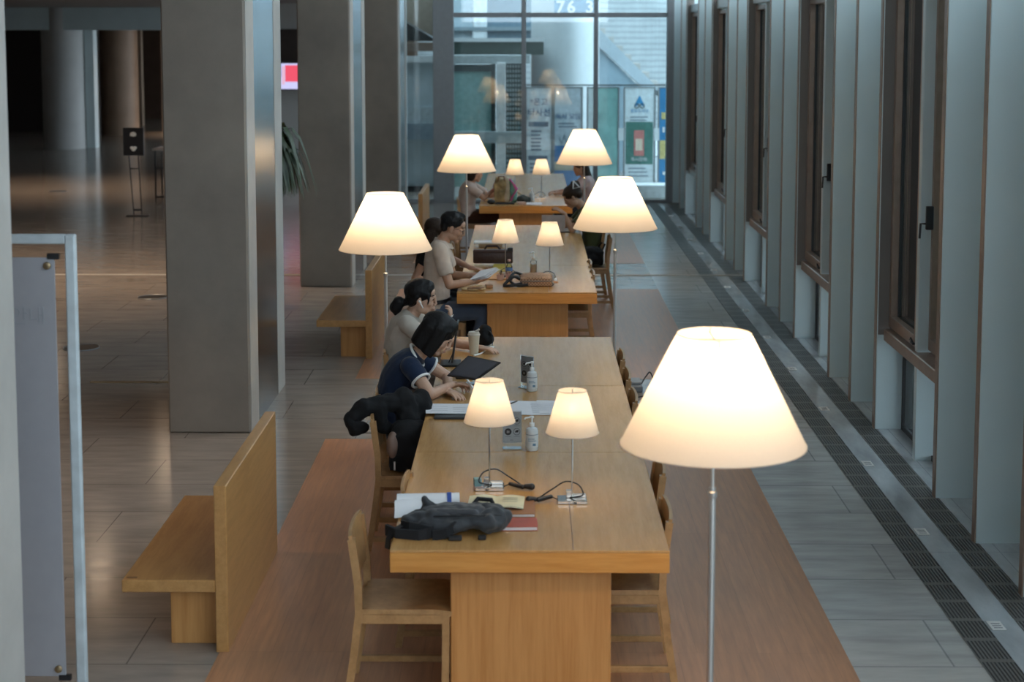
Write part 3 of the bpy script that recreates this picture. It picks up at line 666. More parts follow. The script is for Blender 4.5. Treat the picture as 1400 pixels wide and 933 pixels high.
def person(label, f, pelvis, back, neck, head, pitch, arms, legs, skin_m, hair, shirt_m, trouser_m, yaw=0, roll=0, S=1., sleeve=.55, bulk=1., vox=.0055, shoes=None, head_s=1., shw=.165, trim=None, glasses=False, extra=None, female=True, cap_m=None):
    root = V((pelvis[0], pelvis[1], 0)); T = M.Translation(-root)
    r = thing('person', label, 'person', root)
    pelvis, back, neck, head = map(V, (pelvis, back, neck, head))
    fw = V((f, 0, 0))
    def put(nm, me, m, par=r):
        me.transform(T); o = link(nm, me, m, par); return o
    def spine(t): return bez(pelvis, back, neck, t)
    prof = ((0, .118, .175), (.15, .118, .168), (.3, .108, .148), (.45, .108, .145), (.6, .116, .155), (.75, .115, .168), (.88, .085, .15), (.97, .058, .075))
    def torso(mb, k, t0=0, t1=1):
        for i in range(34):
            t = i / 33 * .97
            if t < t0 or t > t1: continue
            for a, b in zip(prof, prof[1:]):
                if a[0] <= t <= b[0]: u = (t - a[0]) / (b[0] - a[0]); dx = a[1] + (b[1] - a[1]) * u; dy = a[2] + (b[2] - a[2]) * u; break
            tg = (spine(min(1, t + .02)) - spine(max(0, t - .02))).normalized(); sd = V((0, 1, 0)); fx = sd.cross(tg).normalized(); mt = M((fx, sd, tg)).transposed()
            mb.ell(spine(t), (dx * S * bulk * k, dy * S * bulk * k, .055 * S), 20, 8, mt)
    sh = {}
    sc = spine(.87)
    for s in (-1, 1): sh[s] = sc + V((0, s * shw * S, -.005))
    body = MB(); torso(body, .88)
    body.caps([spine(.9), lerp(neck, head, .35), head + V((-.015 * f, 0, -.05))], [.06 * S, .053 * S, .05 * S])
    shirt = MB(); torso(shirt, 1.04, 0, .93)
    if female: 
        tg = (spine(.7) - spine(.6)).normalized(); fx = V((0, 1, 0)).cross(tg); fx = fx if fx.x * f > 0 else -fx
        for s in (-1, 1): shirt.ell(spine(.66) + fx * .085 * S + V((0, s * .065, 0)), .055 * S)
    trims = []
    for a in arms:
        s = a['s']; p0 = sh[s]; el = V(a['e']); wr = V(a['w'])
        body.caps([p0, lerp(p0, el, .5), el], [.047 * S, .044 * S, .037 * S]); body.caps([el, lerp(el, wr, .4), wr], [.036 * S, .034 * S, .0235 * S])
        hand(body, wr, a['d'], a['n'], a['t'], a.get('c', .5), S * a.get('hs', 1))
        fr = a.get('sl', sleeve); shirt.ell(p0, .066 * S)
        q = lerp(p0, el, min(1, fr)); shirt.tube([p0, q], [.067 * S, .062 * S], 18)
        if fr > 1: shirt.ell(el, .054 * S); shirt.tube([el, lerp(el, wr, fr - 1)], [.054 * S, .045 * S], 16)
        if trim: trims.append((q, (el - p0).normalized(), .064 * S))
    # head
    Rm = M.Rotation(R(yaw) + (0 if f > 0 else PI), 3, 'Z') @ M.Rotation(R(pitch), 3, 'Y') @ M.Rotation(R(roll), 3, 'X')
    H4 = M.Translation(head) @ Rm.to_4x4() @ M.Scale(head_s, 4)
    hd = MB()
    hd.ell((-.014, 0, .034), (.094, .074, .083)); hd.ell((.028, 0, -.028), (.058, .060, .082)); hd.ell((.058, 0, -.097), (.026, .028, .020))
    for s in (-1, 1):
        hd.ell((.018, s * .034, -.068), (.046, .026, .034)); hd.ell((.052, s * .034, -.026), (.032, .024, .030)); hd.ell((-.006, s * .077, -.012), (.018, .009, .031)); hd.ell((.094, s * .010, -.036), (.010, .008, .008))
    hd.caps([(.083, -.03, .020), (.090, 0, .018), (.083, .03, .020)], [.009, .010, .009]); hd.caps([(.087, 0, .022), (.094, 0, .002), (.104, 0, -.027)], [.011, .0095, .0098]); hd.ell((.082, 0, -.050), (.013, .020, .018))
    for s in (-1, 1): hd.ell((.066, s * .030, .0), (.019, .022, .020)); hd.ell((.067, 0, .048), (.022, .05, .034))
    hd.caps([(.084, -.017, -.062), (.093, 0, -.060), (.084, .017, -.062)], [.006, .0085, .006]); hd.caps([(.082, -.015, -.072), (.090, 0, -.073), (.082, .015, -.072)], [.006, .009, .006])
    body.join(hd, H4)
    put('body', rem(body, min(vox * .8, .0046) if vox < .007 else vox * .8, 5, name='body', fac=.45), skin_m)
    r.children  # body first
    shirt_o = put('shirt', rem(shirt, vox, 12, .0055, 11, seed=len(label), name='shirt'), shirt_m)
    if trim:
        tm = MB()
        for q, ax, rad in trims:
            u = ax.orthogonal().normalized(); w = ax.cross(u); tm.tube([q + (u * math.cos(k * PI / 12) + w * math.sin(k * PI / 12)) * rad for k in range(25)], .008, 8)
        cN = spine(.93); tg = (spine(.97) - spine(.85)).normalized(); fx = V((0, 1, 0)).cross(tg).normalized()
        if fx.x * f < 0: fx = -fx
        tm.tube([cN + (fx * math.cos(k * PI / 12) * .078 + V((0, 1, 0)) * math.sin(k * PI / 12) * .098 - tg * .018 * math.cos(k * PI / 12)) * S + tg * .012 for k in range(25)], .009, 8)
        put('shirt_trim', tm.mesh('shirt_trim'), K['white_plastic'] if trim is True else trim, shirt_o)['label'] = 'white collar and sleeve edging'
    tr = MB(); tr.ell(pelvis + V((.02 * f, 0, -.02)), (.135 * S * bulk, .185 * S * bulk, .10 * S))
    for s, kn, an in legs:
        hp = pelvis + V((.03 * f, s * .085, -.02)); kn = V(kn); an = V(an); tr.caps([hp, lerp(hp, kn, .5), kn], [.092 * S * bulk, .083 * S * bulk, .064 * S]); tr.caps([kn, lerp(kn, an, .35), an], [.062 * S, .06 * S, .05 * S])
    put('trousers', rem(tr, vox * 1.2, 5, .004, 9, seed=3, name='trousers'), trouser_m)
    so = MB()
    for s, kn, an in legs: so.ell(V(an) + V((.05 * f, 0, -.028)), (.12, .042, .04)); so.ell(V(an) + V((-.02 * f, 0, -.015)), (.05, .04, .05))
    put('shoes', rem(so, .008, 3, name='shoes'), shoes or K['white_plastic'])
    for nm, col, pts, rad in (('eyebrow', hair, (((.087, .014, .030), (.088, .028, .034), (.076, .045, .029)),), .0035), ('eye', EYE, (((.085, .022, .003), (.086, .030, .002), (.080, .041, .002)),), .0036)):
        for s in (-1, 1):
            b = MB().caps([(x, s * y, z) for x, y, z in pts[0]], [rad * .7, rad, rad * .6], 8); b.xf(H4); put(nm, b.mesh(nm), col)
    b = MB().caps([(.092, -.014, -.066), (.099, 0, -.066), (.092, .014, -.066)], [.003, .004, .003], 8); b.xf(H4); put('mouth', b.mesh('mouth'), LIP)
    if glasses:
        g = MB()
        for s in (-1, 1):
            g.tube([(.100 - .01 * abs(math.cos(k * PI / 8)), s * .032 + .024 * math.cos(k * PI / 8), .002 + .017 * math.sin(k * PI / 8)) for k in range(17)], .0016, 6); g.tube([(.092, s * .056, .008), (.0, s * .080, .010)], .0018, 6)
        g.tube([(.102, -.008, .006), (.104, 0, .009), (.102, .008, .006)], .0016, 6); g.xf(H4); put('glasses', g.mesh('glasses'), K['dark_metal'])
    return r, put, H4
def hair_on(put, H4, mb, m, amp=.006, vox=.006, seed=1, name='hair', it=4, cut=None):
    amp *= .5; it += 4
    if cut is not None:
        for p in mb.v: p.z = max(p.z, cut + .12 * (p.x + .02) * -1)
    mb.xf(H4); return put(name, rem(mb, vox, it, amp, 26, seed, name), m)
def cap(mb, x=-.022, rx=.106, ry=.088, rz=.087, z=.048): mb.ell((x, 0, z), (rx, ry, rz), 24, 16); return mb
navy = cloth('navy_jersey', (.010, .020, .048)); cream = cloth('cream_rib', (.47, .42, .36), ribs=70); beige = cloth('beige_shirt', (.56, .46, .38)); blackc = cloth('black_cloth', (.010, .010, .011))
denim = cloth('blue_denim', (.075, .10, .15), ribs=120); darkd = cloth('dark_denim', (.02, .025, .035)); olive = cloth('olive_cotton', (.060, .068, .026)); pale = cloth('pale_blouse', (.50, .40, .35)); brownc = cloth('brown_cotton', (.055, .022, .012)); pinkc = cloth('pale_pink_top', (.55, .42, .42)); greyc = cloth('grey_cotton', (.16, .15, .14))

# woman in navy ringer tee
r, put, H4 = person('person in navy ringer T-shirt with a black bob, bent over papers at the front table', 1, (-.85, 10.03, .53), (-.86, 10.0, .82), (-.655, 10.0, .985), (-.545, 9.98, 1.105), 34,
    [dict(s=-1, e=(-.575, 9.72, .785), w=(-.455, 9.93, .80), d=(.7, .7, -.1), n=(.3, -.3, -1), t=(.5, .5, .6), c=.9),
     dict(s=1, e=(-.50, 10.22, .79), w=(-.475, 9.86, .775), d=(.62, -.75, -.08), n=(0, 0, -1), t=(.7, .6, 0), c=.35)],
    [(-1, (-.44, 9.93, .50), (-.50, 9.95, .08)), (1, (-.44, 10.14, .50), (-.48, 10.15, .08))], SK['fair'], HB, navy, denim, yaw=-6, S=.93, sleeve=.52, trim=True, vox=.005, shw=.17)
h = cap(MB(), -.02, .112, .096, .094, .044)
h.caps([(-.05, -.03, .03), (-.06, -.035, -.06), (-.06, -.035, -.16)], [.075, .066, .06], 16); h.caps([(-.05, .03, .03), (-.06, .035, -.06), (-.06, .035, -.16)], [.075, .066, .06], 16)
for s in (-1, 1): h.caps([(-.01, s * .06, .05), (.0, s * .074, -.03), (.002, s * .070, -.17)], [.05, .034, .032], 14); h.caps([(.030, s * .064, .05), (.036, s * .074, -.03), (.030, s * .072, -.16)], [.030, .024, .022])
h.caps([(.056, -.052, .070), (.070, 0, .070), (.056, .052, .070)], [.020, .019, .020]); h.ell((.03, 0, .085), (.06, .07, .05))
hair_on(put, H4, h, HB, .003, .005, cut=-.125)
# woman in cream ribbed tee
r, put, H4 = person('person in cream ribbed T-shirt with a low ponytail and white earbud, holding a white stylus', 1, (-.90, 11.30, .53), (-.92, 11.30, .86), (-.785, 11.27, 1.015), (-.725, 11.25, 1.125), 6,
    [dict(s=-1, e=(-.60, 11.02, .80), w=(-.545, 11.12, .965), d=(.35, .1, .95), n=(-.75, .2, .3), t=(.1, 1, 0), c=.95),
     dict(s=1, e=(-.52, 11.40, .785), w=(-.33, 11.26, .775), d=(1, -.35, -.02), n=(0, 0, -1), t=(.3, .8, 0), c=.4)],
    [(-1, (-.47, 11.2, .50), (-.52, 11.2, .08)), (1, (-.47, 11.42, .50), (-.5, 11.42, .08))], SK['fair'], HB, cream, greyc, yaw=-4, S=.93, sleeve=.62, vox=.005)
h = cap(MB(), -.022, .107, .090, .088, .05); h.ell((-.06, 0, -.0), (.055, .075, .07))
h.caps([(.052, -.064, .035), (.060, -.068, .0), (.055, -.069, -.03)], [.014, .010, .005]); h.caps([(.054, -.050, .072), (.068, 0, .070), (.054, .05, .072)], [.016, .015, .016]); h.ell((.026, 0, .082), (.058, .068, .05))
for s in (-1, 1): h.caps([(-.02, s * .076, .02), (-.06, s * .06, -.03), (-.105, s * .01, -.045)], [.018, .022, .02])
h.caps([(-.11, 0, -.045), (-.155, 0, -.05), (-.172, 0, -.085), (-.165, .005, -.125)], [.026, .044, .046, .022])
hair_on(put, H4, h, HB, .006, .005)
b = MB().tube([(-.125 + .0 * k, .026 * math.cos(k * PI / 8), -.045 + .026 * math.sin(k * PI / 8)) for k in range(17)], .006, 6); b.xf(H4); put('hair_tie', b.mesh('hair_tie'), K['black_plastic'])
b = MB().caps([(-.002, -.087, -.010), (.008, -.089, -.020)], [.008, .006]); b.caps([(.006, -.091, -.020), (.026, -.090, -.050)], [.0042, .0038]); b.xf(H4); put('earbud', b.mesh('earbud'), K['white_plastic'])
# reading man
r, put, H4 = person('person in beige short-sleeved shirt and glasses, reading a sheaf of papers', 1, (-.80, 14.32, .55), (-.80, 14.3, .92), (-.735, 14.3, 1.145), (-.640, 14.3, 1.255), 20,
    [dict(s=-1, e=(-.665, 14.06, .785), w=(-.46, 14.16, .80), d=(.95, .15, .12), n=(0, .25, .95), t=(.35, .85, .2), c=.55, hs=1.05),
     dict(s=1, e=(-.66, 14.55, .80), w=(-.49, 14.42, .815), d=(.9, -.1, .15), n=(0, -.2, .95), t=(.3, -.9, .2), c=.55, hs=1.05)],
    [(-1, (-.36, 14.18, .53), (-.46, 14.2, .08)), (1, (-.37, 14.44, .53), (-.46, 14.45, .08))], SK['tan'], HB, beige, denim, yaw=-3, S=1.05, sleeve=.72, glasses=True, female=False, vox=.006, head_s=1.04, shoes=K['black_plastic'])
h = cap(MB(), -.028, .102, .084, .086, .052); h.ell((-.07, 0, .0), (.045, .068, .062)); h.caps([(.030, -.045, .092), (.044, .0, .102), (.030, .045, .092)], [.020, .022, .020]); h.caps([(.0, 0, .128), (.05, .01, .118)], [.022, .02])
hair_on(put, H4, h, HB, .010, .006)
b = MB()
bt = [(-.797 + .131 * math.cos(k * PI / 12), 14.31 + .190 * math.sin(k * PI / 12), .618 + .01 * math.cos(k * PI / 12)) for k in range(25)]
b.strip(bt, .035, .006, (0, 0, 1)); put('belt', b.mesh('belt'), K['black_plastic'])
b = MB().sheet(lambda u, v: (-.728 + (.092 - .020 * v) * math.cos(2 * PI * u), 14.3 + (.096 - .018 * v) * math.sin(2 * PI * u), 1.095 + .050 * v - .026 * math.cos(2 * PI * u)), 28, 3, .004)
put('collar', b.mesh('collar'), beige)
# person behind
r, put, H4 = person('person in black sleeveless top with dark brown hair, half hidden behind the reading man', 1, (-.93, 15.12, .53), (-.95, 15.1, .83), (-.875, 15.1, 1.0), (-.835, 15.08, 1.115), 20,
    [dict(s=-1, e=(-1.02, 14.90, .72), w=(-.80, 14.84, .68), d=(1, .1, -.1), n=(0, .3, -1), t=(.3, 1, 0), c=.5),
     dict(s=1, e=(-.70, 15.33, .84), w=(-.51, 15.17, .775), d=(.9, -.4, -.05), n=(0, 0, -1), t=(.3, .9, 0), c=.4)],
    [(-1, (-.50, 15.0, .50), (-.52, 15.0, .08)), (1, (-.50, 15.25, .50), (-.52, 15.25, .08))], SK['warm'], HD, blackc, darkd, S=.93, sleeve=.5, vox=.007)
h = cap(MB(), -.022, .108, .09, .09, .05); h.ell((-.06, 0, -.04), (.06, .08, .10)); h.ell((-.03, -.07, -.04), (.06, .024, .09)); h.ell((-.03, .07, -.04), (.06, .024, .09))
hair_on(put, H4, h, HD, .006, .007)
# far-left woman
r, put, H4 = person('person in pale blouse with a dark bob, raising one hand at the far table', 1, (-.80, 21.85, .53), (-.81, 21.85, .80), (-.735, 21.85, .985), (-.69, 21.83, 1.105), 8,
    [dict(s=-1, e=(-.56, 21.66, .78), w=(-.43, 21.68, .90), d=(.75, 0, .65), n=(-.3, .9, .2), t=(.2, .4, .9), c=.8),
     dict(s=1, e=(-.50, 22.05, .78), w=(-.34, 22.0, .80), d=(1, -.1, .1), n=(0, 0, -1), t=(.3, .9, 0), c=.4)],
    [(-1, (-.33, 21.76, .53), (-.42, 21.78, .08)), (1, (-.33, 21.98, .53), (-.42, 21.98, .08))], SK['warm'], HD, pale, brownc, S=.98, sleeve=.75, vox=.008, bulk=1.08)
h = cap(MB(), -.022, .108, .09, .09, .05); h.ell((-.055, 0, -.035), (.06, .08, .09)); h.ell((-.03, -.072, -.03), (.052, .022, .085)); h.ell((-.03, .07, -.03), (.055, .022, .085)); h.caps([(.064, -.05, .075), (.076, 0, .07), (.064, .05, .075)], [.02, .02, .02])
hair_on(put, H4, h, HD, .005, .008)
# woman with claw clip
r, put, H4 = person('person in olive green top with hair pinned up in a white claw clip, head bowed', -1, (.73, 18.42, .53), (.78, 18.4, .84), (.625, 18.4, 1.015), (.515, 18.38, 1.125), 30,
    [dict(s=-1, e=(.505, 18.20, .775), w=(.415, 18.24, .955), d=(-.75, 0, .5), n=(-.2, .4, -.9), t=(-.3, .9, .3), c=.75),
     dict(s=1, e=(.50, 18.6, .78), w=(.36, 18.52, .775), d=(-1, -.1, 0), n=(0, 0, -1), t=(-.3, -.9, 0), c=.4)],
    [(-1, (.40, 18.3, .5), (.46, 18.3, .08)), (1, (.40, 18.53, .5), (.46, 18.53, .08))], SK['tan'], HD, olive, darkd, S=.97, sleeve=.7, vox=.007, bulk=1.05)
h = cap(MB(), -.022, .108, .09, .088, .05); h.ell((-.075, 0, .0), (.05, .072, .06)); h.caps([(-.09, 0, .06), (-.115, .0, .10), (-.08, 0, .13)], [.035, .04, .03]); h.caps([(.064, -.05, .074), (.076, 0, .070), (.064, .05, .074)], [.018, .018, .018]); h.caps([(.06, -.07, .02), (.065, -.074, -.03)], [.012, .006])
hair_on(put, H4, h, HD, .008, .007)
b = MB().tube([(-.10, .06, .155), (-.055, .088, .085), (-.125, .085, .065), (-.10, .06, .155)], .0085, 8); b.xf(H4); put('hair_clip', b.mesh('hair_clip'), K['white_plastic'])
# long-haired person at far table
r, put, H4 = person('person in pale pink top with long dark hair, behind the pinned-up one', -1, (.86, 22.6, .53), (.88, 22.6, .82), (.80, 22.6, 1.0), (.745, 22.58, 1.12), 10,
    [dict(s=-1, e=(.62, 22.4, .78), w=(.45, 22.45, .775), d=(-1, .1, 0), n=(0, 0, -1), t=(-.3, .9, 0), c=.4), dict(s=1, e=(.62, 22.8, .78), w=(.45, 22.75, .775), d=(-1, -.1, 0), n=(0, 0, -1), t=(-.3, -.9, 0), c=.4)],
    [(-1, (.43, 22.5, .5), (.5, 22.5, .08)), (1, (.43, 22.72, .5), (.5, 22.72, .08))], SK['warm'], HD, pinkc, darkd, S=.97, sleeve=.7, vox=.009)
h = cap(MB(), -.022, .11, .092, .09, .05); h.ell((-.06, 0, -.06), (.06, .085, .14)); h.caps([(-.07, -.03, -.10), (-.09, -.03, -.24), (-.085, -.03, -.34)], [.06, .055, .03]); h.caps([(-.03, -.075, 0), (-.04, -.08, -.12), (-.05, -.075, -.26)], [.03, .035, .02])
hair_on(put, H4, h, HD, .006, .009)

# ------------------------------------------------------------------ things on the tables
def at(name, label, cat, x, y, rz=0, z=TZ + .001, group=None): return thing(name, label, cat, (x, y, z), R(rz), group)
def book(name, label, w, d, h, x, y, rz, cov, z=TZ + .001):
    t = at(name, label, 'book', x, y, rz, z)
    part('pages', bx(-w / 2 + .004, w / 2 - .004, -d / 2 + .004, d / 2 - .004, .002, h - .002), K['paper'], t)
    part('cover', MB().box(-w / 2, w / 2, -d / 2, d / 2, 0, .002).box(-w / 2, w / 2, -d / 2, d / 2, h - .002, h).box(-w / 2, -w / 2 + .003, -d / 2, d / 2, 0, h), cov, t)
    return t
def sheetmesh(w, d, curl=.004, th=.0015, n=10): return MB().sheet(lambda u, v: ((u - .5) * w, (v - .5) * d, curl * (math.sin(5 * u + 1) * .5 + .5) * (abs(v - .5) * 2) ** 2 + .001), n, n, th)
# --- front table, near end
t = at('backpack', 'dark grey backpack slumped on the near left corner of the front table', 'backpack', -.31, 7.17, 0)
b = MB().ell((-.02, -.0, .045), (.21, .145, .045)); b.ell((.12, .0, .05), (.12, .14, .048)); b.ell((-.13, .02, .045), (.11, .12, .042)); b.caps([(-.16, .07, .05), (-.145, .06, .115), (-.09, .04, .07)], [.03, .022, .025]); b.caps([(.05, .11, .06), (.13, .12, .065)], [.03, .027])
part('bag_body', rem(b, .006, 4, .024, 11, 5, 'bag_body'), cloth('backpack_nylon', (.040, .042, .047), .55, 220), t)
part('shoulder_strap', MB().strip([(-.24, -.06, .03), (-.20, -.13, .045), (-.1, -.155, .03), (-.16, -.17, .018), (-.26, -.14, .016), (-.31, -.06, .012)], .05, .014, (0, 0, 1)).strip([(.0, -.13, .05), (-.04, -.165, .028), (-.1, -.165, .018)], .045, .012, (0, 0, 1)), cloth('strap_web', (.02, .02, .022)), t)
part('loose_strap', MB().strip([(-.18, -.02, .06), (-.25, -.08, .03), (-.282, -.11, .02), (-.296, -.13, -.01), (-.30, -.14, -.05)], .03, .005, (.6, -.6, 0)), K['black_plastic'], t)
part('flap', rem(MB().ell((.0, .02, .084), (.16, .08, .020)).caps([(-.08, -.04, .08), (.08, -.05, .085)], [.022, .02]), .006, 2, .008, 18, 2, 'flap'), cloth('flap_nylon', (.055, .056, .062), .5), t)
part('haul_loop', MB().tube([(.06, .13, .06), (.09, .16, .09), (.15, .16, .085), (.17, .13, .05)], .011), K['black_plastic'], t)
part('zip', MB().tube([(-.10, -.09, .082), (.0, -.10, .086), (.12, -.10, .088), (.20, -.06, .08)], .004, 6), K['black_plastic'], t)
part('side_buckle', bx(-.03, .03, -.185, -.155, .0, .02, bev=.004).box(.10, .135, -.175, -.15, 0, .02, bev=.004), K['black_plastic'], t)
t = at('rolled_paper', 'loosely rolled white papers with a blue band behind the dark backpack', 'paper', -.46, 7.46, 4)
def roll(u, v):
    a = -1.2 + v * 5.2; rr = .035 + .022 * v
    return (-.14 + .29 * u, .02 - rr * math.sin(a) * 1.3 - .03 * (v > .8) * (v - .8) * 5, rr + rr * math.cos(a) * .95 - .006)
part('paper_roll', MB().sheet(roll, 8, 30, .0015), K['paper'], t); part('blue_band', MB().sheet(lambda u, v: (V(roll(.80 + .07 * u, v)) + V((0, -.002, .003))), 2, 30, .003), plain('band_blue', (.03, .08, .34), .5), t, 'blue paper band')
part('loose_page', MB().sheet(lambda u, v: (-.15 + .22 * u, -.05 - .10 * v, .062 - .055 * v ** 1.6 + .004 * math.sin(6 * u)), 8, 8, .0015), K['paper'], t)
book('brown_folder', 'flat brown board folder lying under the cream booklet',   .26, .22, .016, -.09, 7.45, 1, plain('folder_brown', (.30, .13, .055), .55))
t = book('red_book', 'thin red book beside the right end of the grey backpack', .21, .14, .018, -.055, 7.205, 2, plain('red_cover', (.44, .085, .055), .5))
t = at('cream_booklet', 'open cream booklet lying on the brown folder before the left lamp', 'booklet', -.14, 7.50, -2, TZ + .018)
part('pages', MB().sheet(lambda u, v: ((u - .5) * .26, (v - .5) * .19, .004 + .014 * abs(math.sin(PI * 2 * (u - .5)) ) * .6 + .002), 24, 4, .006), plain('cream_page', (.66, .62, .43), .6), t)
part('green_print', bx(-.075, -.035, -.02, .0, .0215, .0222), plain('green_ink', (.30, .38, .08), .6), t); lines_b = MB()
for k in range(3): lines_b.box(.03, .10, -.03 + k * .03, -.022 + k * .03, .0205, .0212)
part('faint_print', lines_b, plain('faint_ink', (.5, .5, .38), .6), t)
t = at('eraser_box', 'small teal and pink box beside the left lamp base', 'box', -.232, 7.80, 10)
part('box_sleeve', bx(-.022, .014, -.02, .02, .02, .058, bev=.003), plain('teal_card', (.17, .33, .36), .5), t); part('box_base', bx(-.022, .02, -.02, .02, 0, .02, bev=.003), plain('pink_card_box', (.62, .40, .36), .5), t)
# notice cards and sanitizers
def notice(x, y, rz, label, front=True):
    t = at('notice_card', label, 'sign', x, y, rz, group='grey notice cards')
    part('holder', bx(-.052, .052, -.003, .003, .03, .205, bev=.001), K['clear'] if front else plain('card_grey_green', (.22, .26, .24), .3), t)
    part('card', bx(-.049, .049, -.0015, .0015, .034, .20), plain('card_grey', (.46, .48, .50), .5), t)
    part('foot', bx(-.05, .05, -.03, .03, 0, .006, bev=.002).box(-.045, .045, -.008, .008, .005, .034), K['clear'], t)
    s = -1
    for i, (cx, cz) in enumerate(((-.022, .15), (.024, .15), (-.022, .092), (.024, .092))):
        ic = MB()
        if i == 2: ic.lathe([(.0185, 0), (.0185, .001)], 24); ic.xf(M.Translation((cx, -.0034, cz)) @ M.Rotation(R(90), 4, 'X'))
        else:
            ic.tube([(cx + .0175 * math.cos(k * PI / 12), -.0036, cz + .0175 * math.sin(k * PI / 12)) for k in range(25)], .0012, 6); ic.box(cx - .008, cx + .008, -.0042, -.0034, cz - .004, cz + .005); ic.box(cx - .002, cx + .011, -.0042, -.0034, cz + .003, cz + .009)
        part('icon', ic, K['black_plastic'], t)
        if i == 2: part('icon_mark', bx(cx - .007, cx - .001, -.0050, -.0036, cz - .007, cz + .007).box(cx + .001, cx + .007, -.005, -.0036, cz - .006, cz + .006), plain('icon_grey', (.3, .3, .3), .5), t)
    cb = MB()
    for cx in (-.022, .024):
        for z in (.121, .064): cb.box(cx - .016, cx + .016, -.0024, -.0016, z, z + .004)
    cb.box(-.012, .004, -.0024, -.0016, .044, .049); part('caption', cb, K['sheet_ink'], t)
    return t
notice(-.075, 8.60, 2, 'grey notice card with four round icons, between the lamp stem and near sanitizer bottle')
notice(.006, 10.11, -38, 'grey notice card turned edgewise behind the farther sanitizer bottle')
def sanitizer(x, y, label, sc=1):
    t = at('sanitizer_bottle', label, 'bottle', x, y, 0, group='pump sanitizer bottles'); 
    part('bottle', MB().lathe([(.030, 0), (.033, .006), (.033, .105), (.028, .118), (.013, .126), (.013, .132)], 24), plain('milky_plastic', (.62, .65, .66), .25), t)
    part('label_wrap', MB().lathe([(.0335, .02), (.0335, .085)], 24, cap=False), plain('label_pale', (.62, .66, .68), .5), t)
    part('label_band', MB().lathe([(.0338, .086), (.0338, .090)], 24, cap=False), plain('label_navy', (.18, .22, .26), .5), t); part('label_text', MB().box(.004, .020, -.0345, -.029, .03, .042).box(-.02, .02, -.0335, -.027, .055, .058).box(-.02, .014, -.0335, -.027, .065, .068), plain('label_ink', (.10, .20, .30), .5), t)
    part('pump', MB().lathe([(.014, .130), (.014, .146), (.005, .148), (.005, .172), (.011, .174), (.011, .183), (.004, .185)], 16).tube([(0, 0, .179), (-.035, -.012, .176), (-.04, -.014, .168)], .0045, 8), K['white_plastic'], t)
    return t
sanitizer(.030, 8.57, 'clear pump sanitizer bottle right of the notice card with round icons')
sanitizer(.035, 10.03, 'clear pump sanitizer bottle in front of the edgewise notice card, past the tablet')
# papers, folder and tablet of the navy tee
t = at('printed_page', 'white printed page lying over a black folder before the woman in navy', 'paper', -.44, 9.47, 4, TZ + .014); part('page', sheetmesh(.30, .25), K['paper'], t); lb = MB()
for k in range(7): lb.box(-.12 + (k % 2) * .13, -.02 + (k % 2) * .13, -.1 + k * .025, -.096 + k * .025, .0022, .0030)
part('print', lb, plain('faint_print', (.55, .55, .58), .7), t)
solo('black_folder', bx(-.13, .13, -.10, .10, 0, .012, bev=.003), K['black_plastic'], 'black folder lying beneath the printed page at the left table edge', 'folder', (-.40, 9.36, TZ + .001))
t = at('printed_spread', 'white printed sheets spread in the table middle behind the two near lamps', 'paper', .01, 9.55, 3); part('page', sheetmesh(.30, .36), K['paper'], t); p = part('second_page', sheetmesh(.22, .34), K['paper'], t, loc=(.17, .01, .001)); lb = MB()
for k in range(9): lb.box(.02, .24, -.13 + k * .03, -.126 + k * .03, .0035, .0042)
part('print', lb, K['faint_print'] if 'faint_print' in K else plain('faint_print2', (.55, .55, .58), .7), t)
t = at('black_pen', 'black pen lying at the left end of the white printed sheets', 'pen', -.085, 9.66, 60); part('barrel', MB().tube([(-.06, 0, .006), (.05, 0, .006)], .005).tube([(.05, 0, .006), (.068, 0, .006)], [.005, .001]), K['black_plastic'], t); part('cap', MB().caps([(-.075, 0, .007), (-.05, 0, .007)], [.0065, .006]), plain('pen_red', (.25, .02, .03), .4), t)
t = at('tablet_stand', 'black tablet tilted on a folding silver stand before the woman in navy', 'tablet', -.33, 10.20, 0)
TM = M.Translation((.0, .08, .095)) @ M.Rotation(R(-8), 4, 'Z') @ M.Rotation(R(5), 4, 'Y') @ M.Rotation(R(8), 4, 'X')
def quad(P, th, dz=0, inset=0):
    P = [V(p) for p in P]; c = sum(P, V()) / 4; P = [p + (c - p) * inset for p in P]; n = (P[1] - P[0]).cross(P[3] - P[0]).normalized()
    if n.z < 0: n = -n
    P = [p + n * dz for p in P]; return MB().add([p for p in P] + [p + n * th for p in P], [(3, 2, 1, 0), (4, 5, 6, 7), (0, 1, 5, 4), (1, 2, 6, 5), (2, 3, 7, 6), (3, 0, 4, 7)])
QT = [(-.155, -.217, .10), (.031, -.391, .11), (.176, -.35, .21), (-.027, -.147, .21)]
part('tablet', quad(QT, .009), K['black_plastic'], t); part('screen', quad(QT, .001, .009, .10), K['screen'], t)
part('stand_arm', MB().strip([(-.05, -.29, .12), (.035, -.36, .02), (.04, -.36, .004)], .012, .006, (.7, .7, 0)).strip([(-.02, -.31, .13), (.065, -.33, .02), (.07, -.33, .004)], .012, .006, (.7, .7, 0)).strip([(.06, -.26, .17), (.06, -.30, .09), (.05, -.33, .004)], .012, .006, (.7, .7, 0)), K['alu'], t); part('stand_base', bx(.0, .11, -.38, -.27, 0, .005, bev=.002), K['alu'], t)
solo('black_phone', bx(-.05, .05, -.035, .035, 0, .009, bev=.003), K['screen'], 'black phone lying in front of the silver tablet stand', 'phone', (-.33, 10.22, TZ + .001), R(8))
solo('black_case', bx(-.06, .06, -.05, .05, 0, .018, bev=.004), K['black_plastic'], 'flat black case lying behind the folded arms of the woman in navy', 'case', (-.395, 10.42, TZ + .001), R(4))
t = at('cream_cup', 'cream takeaway cup with lid beyond the tilted tablet', 'cup', -.362, 11.2, 0)
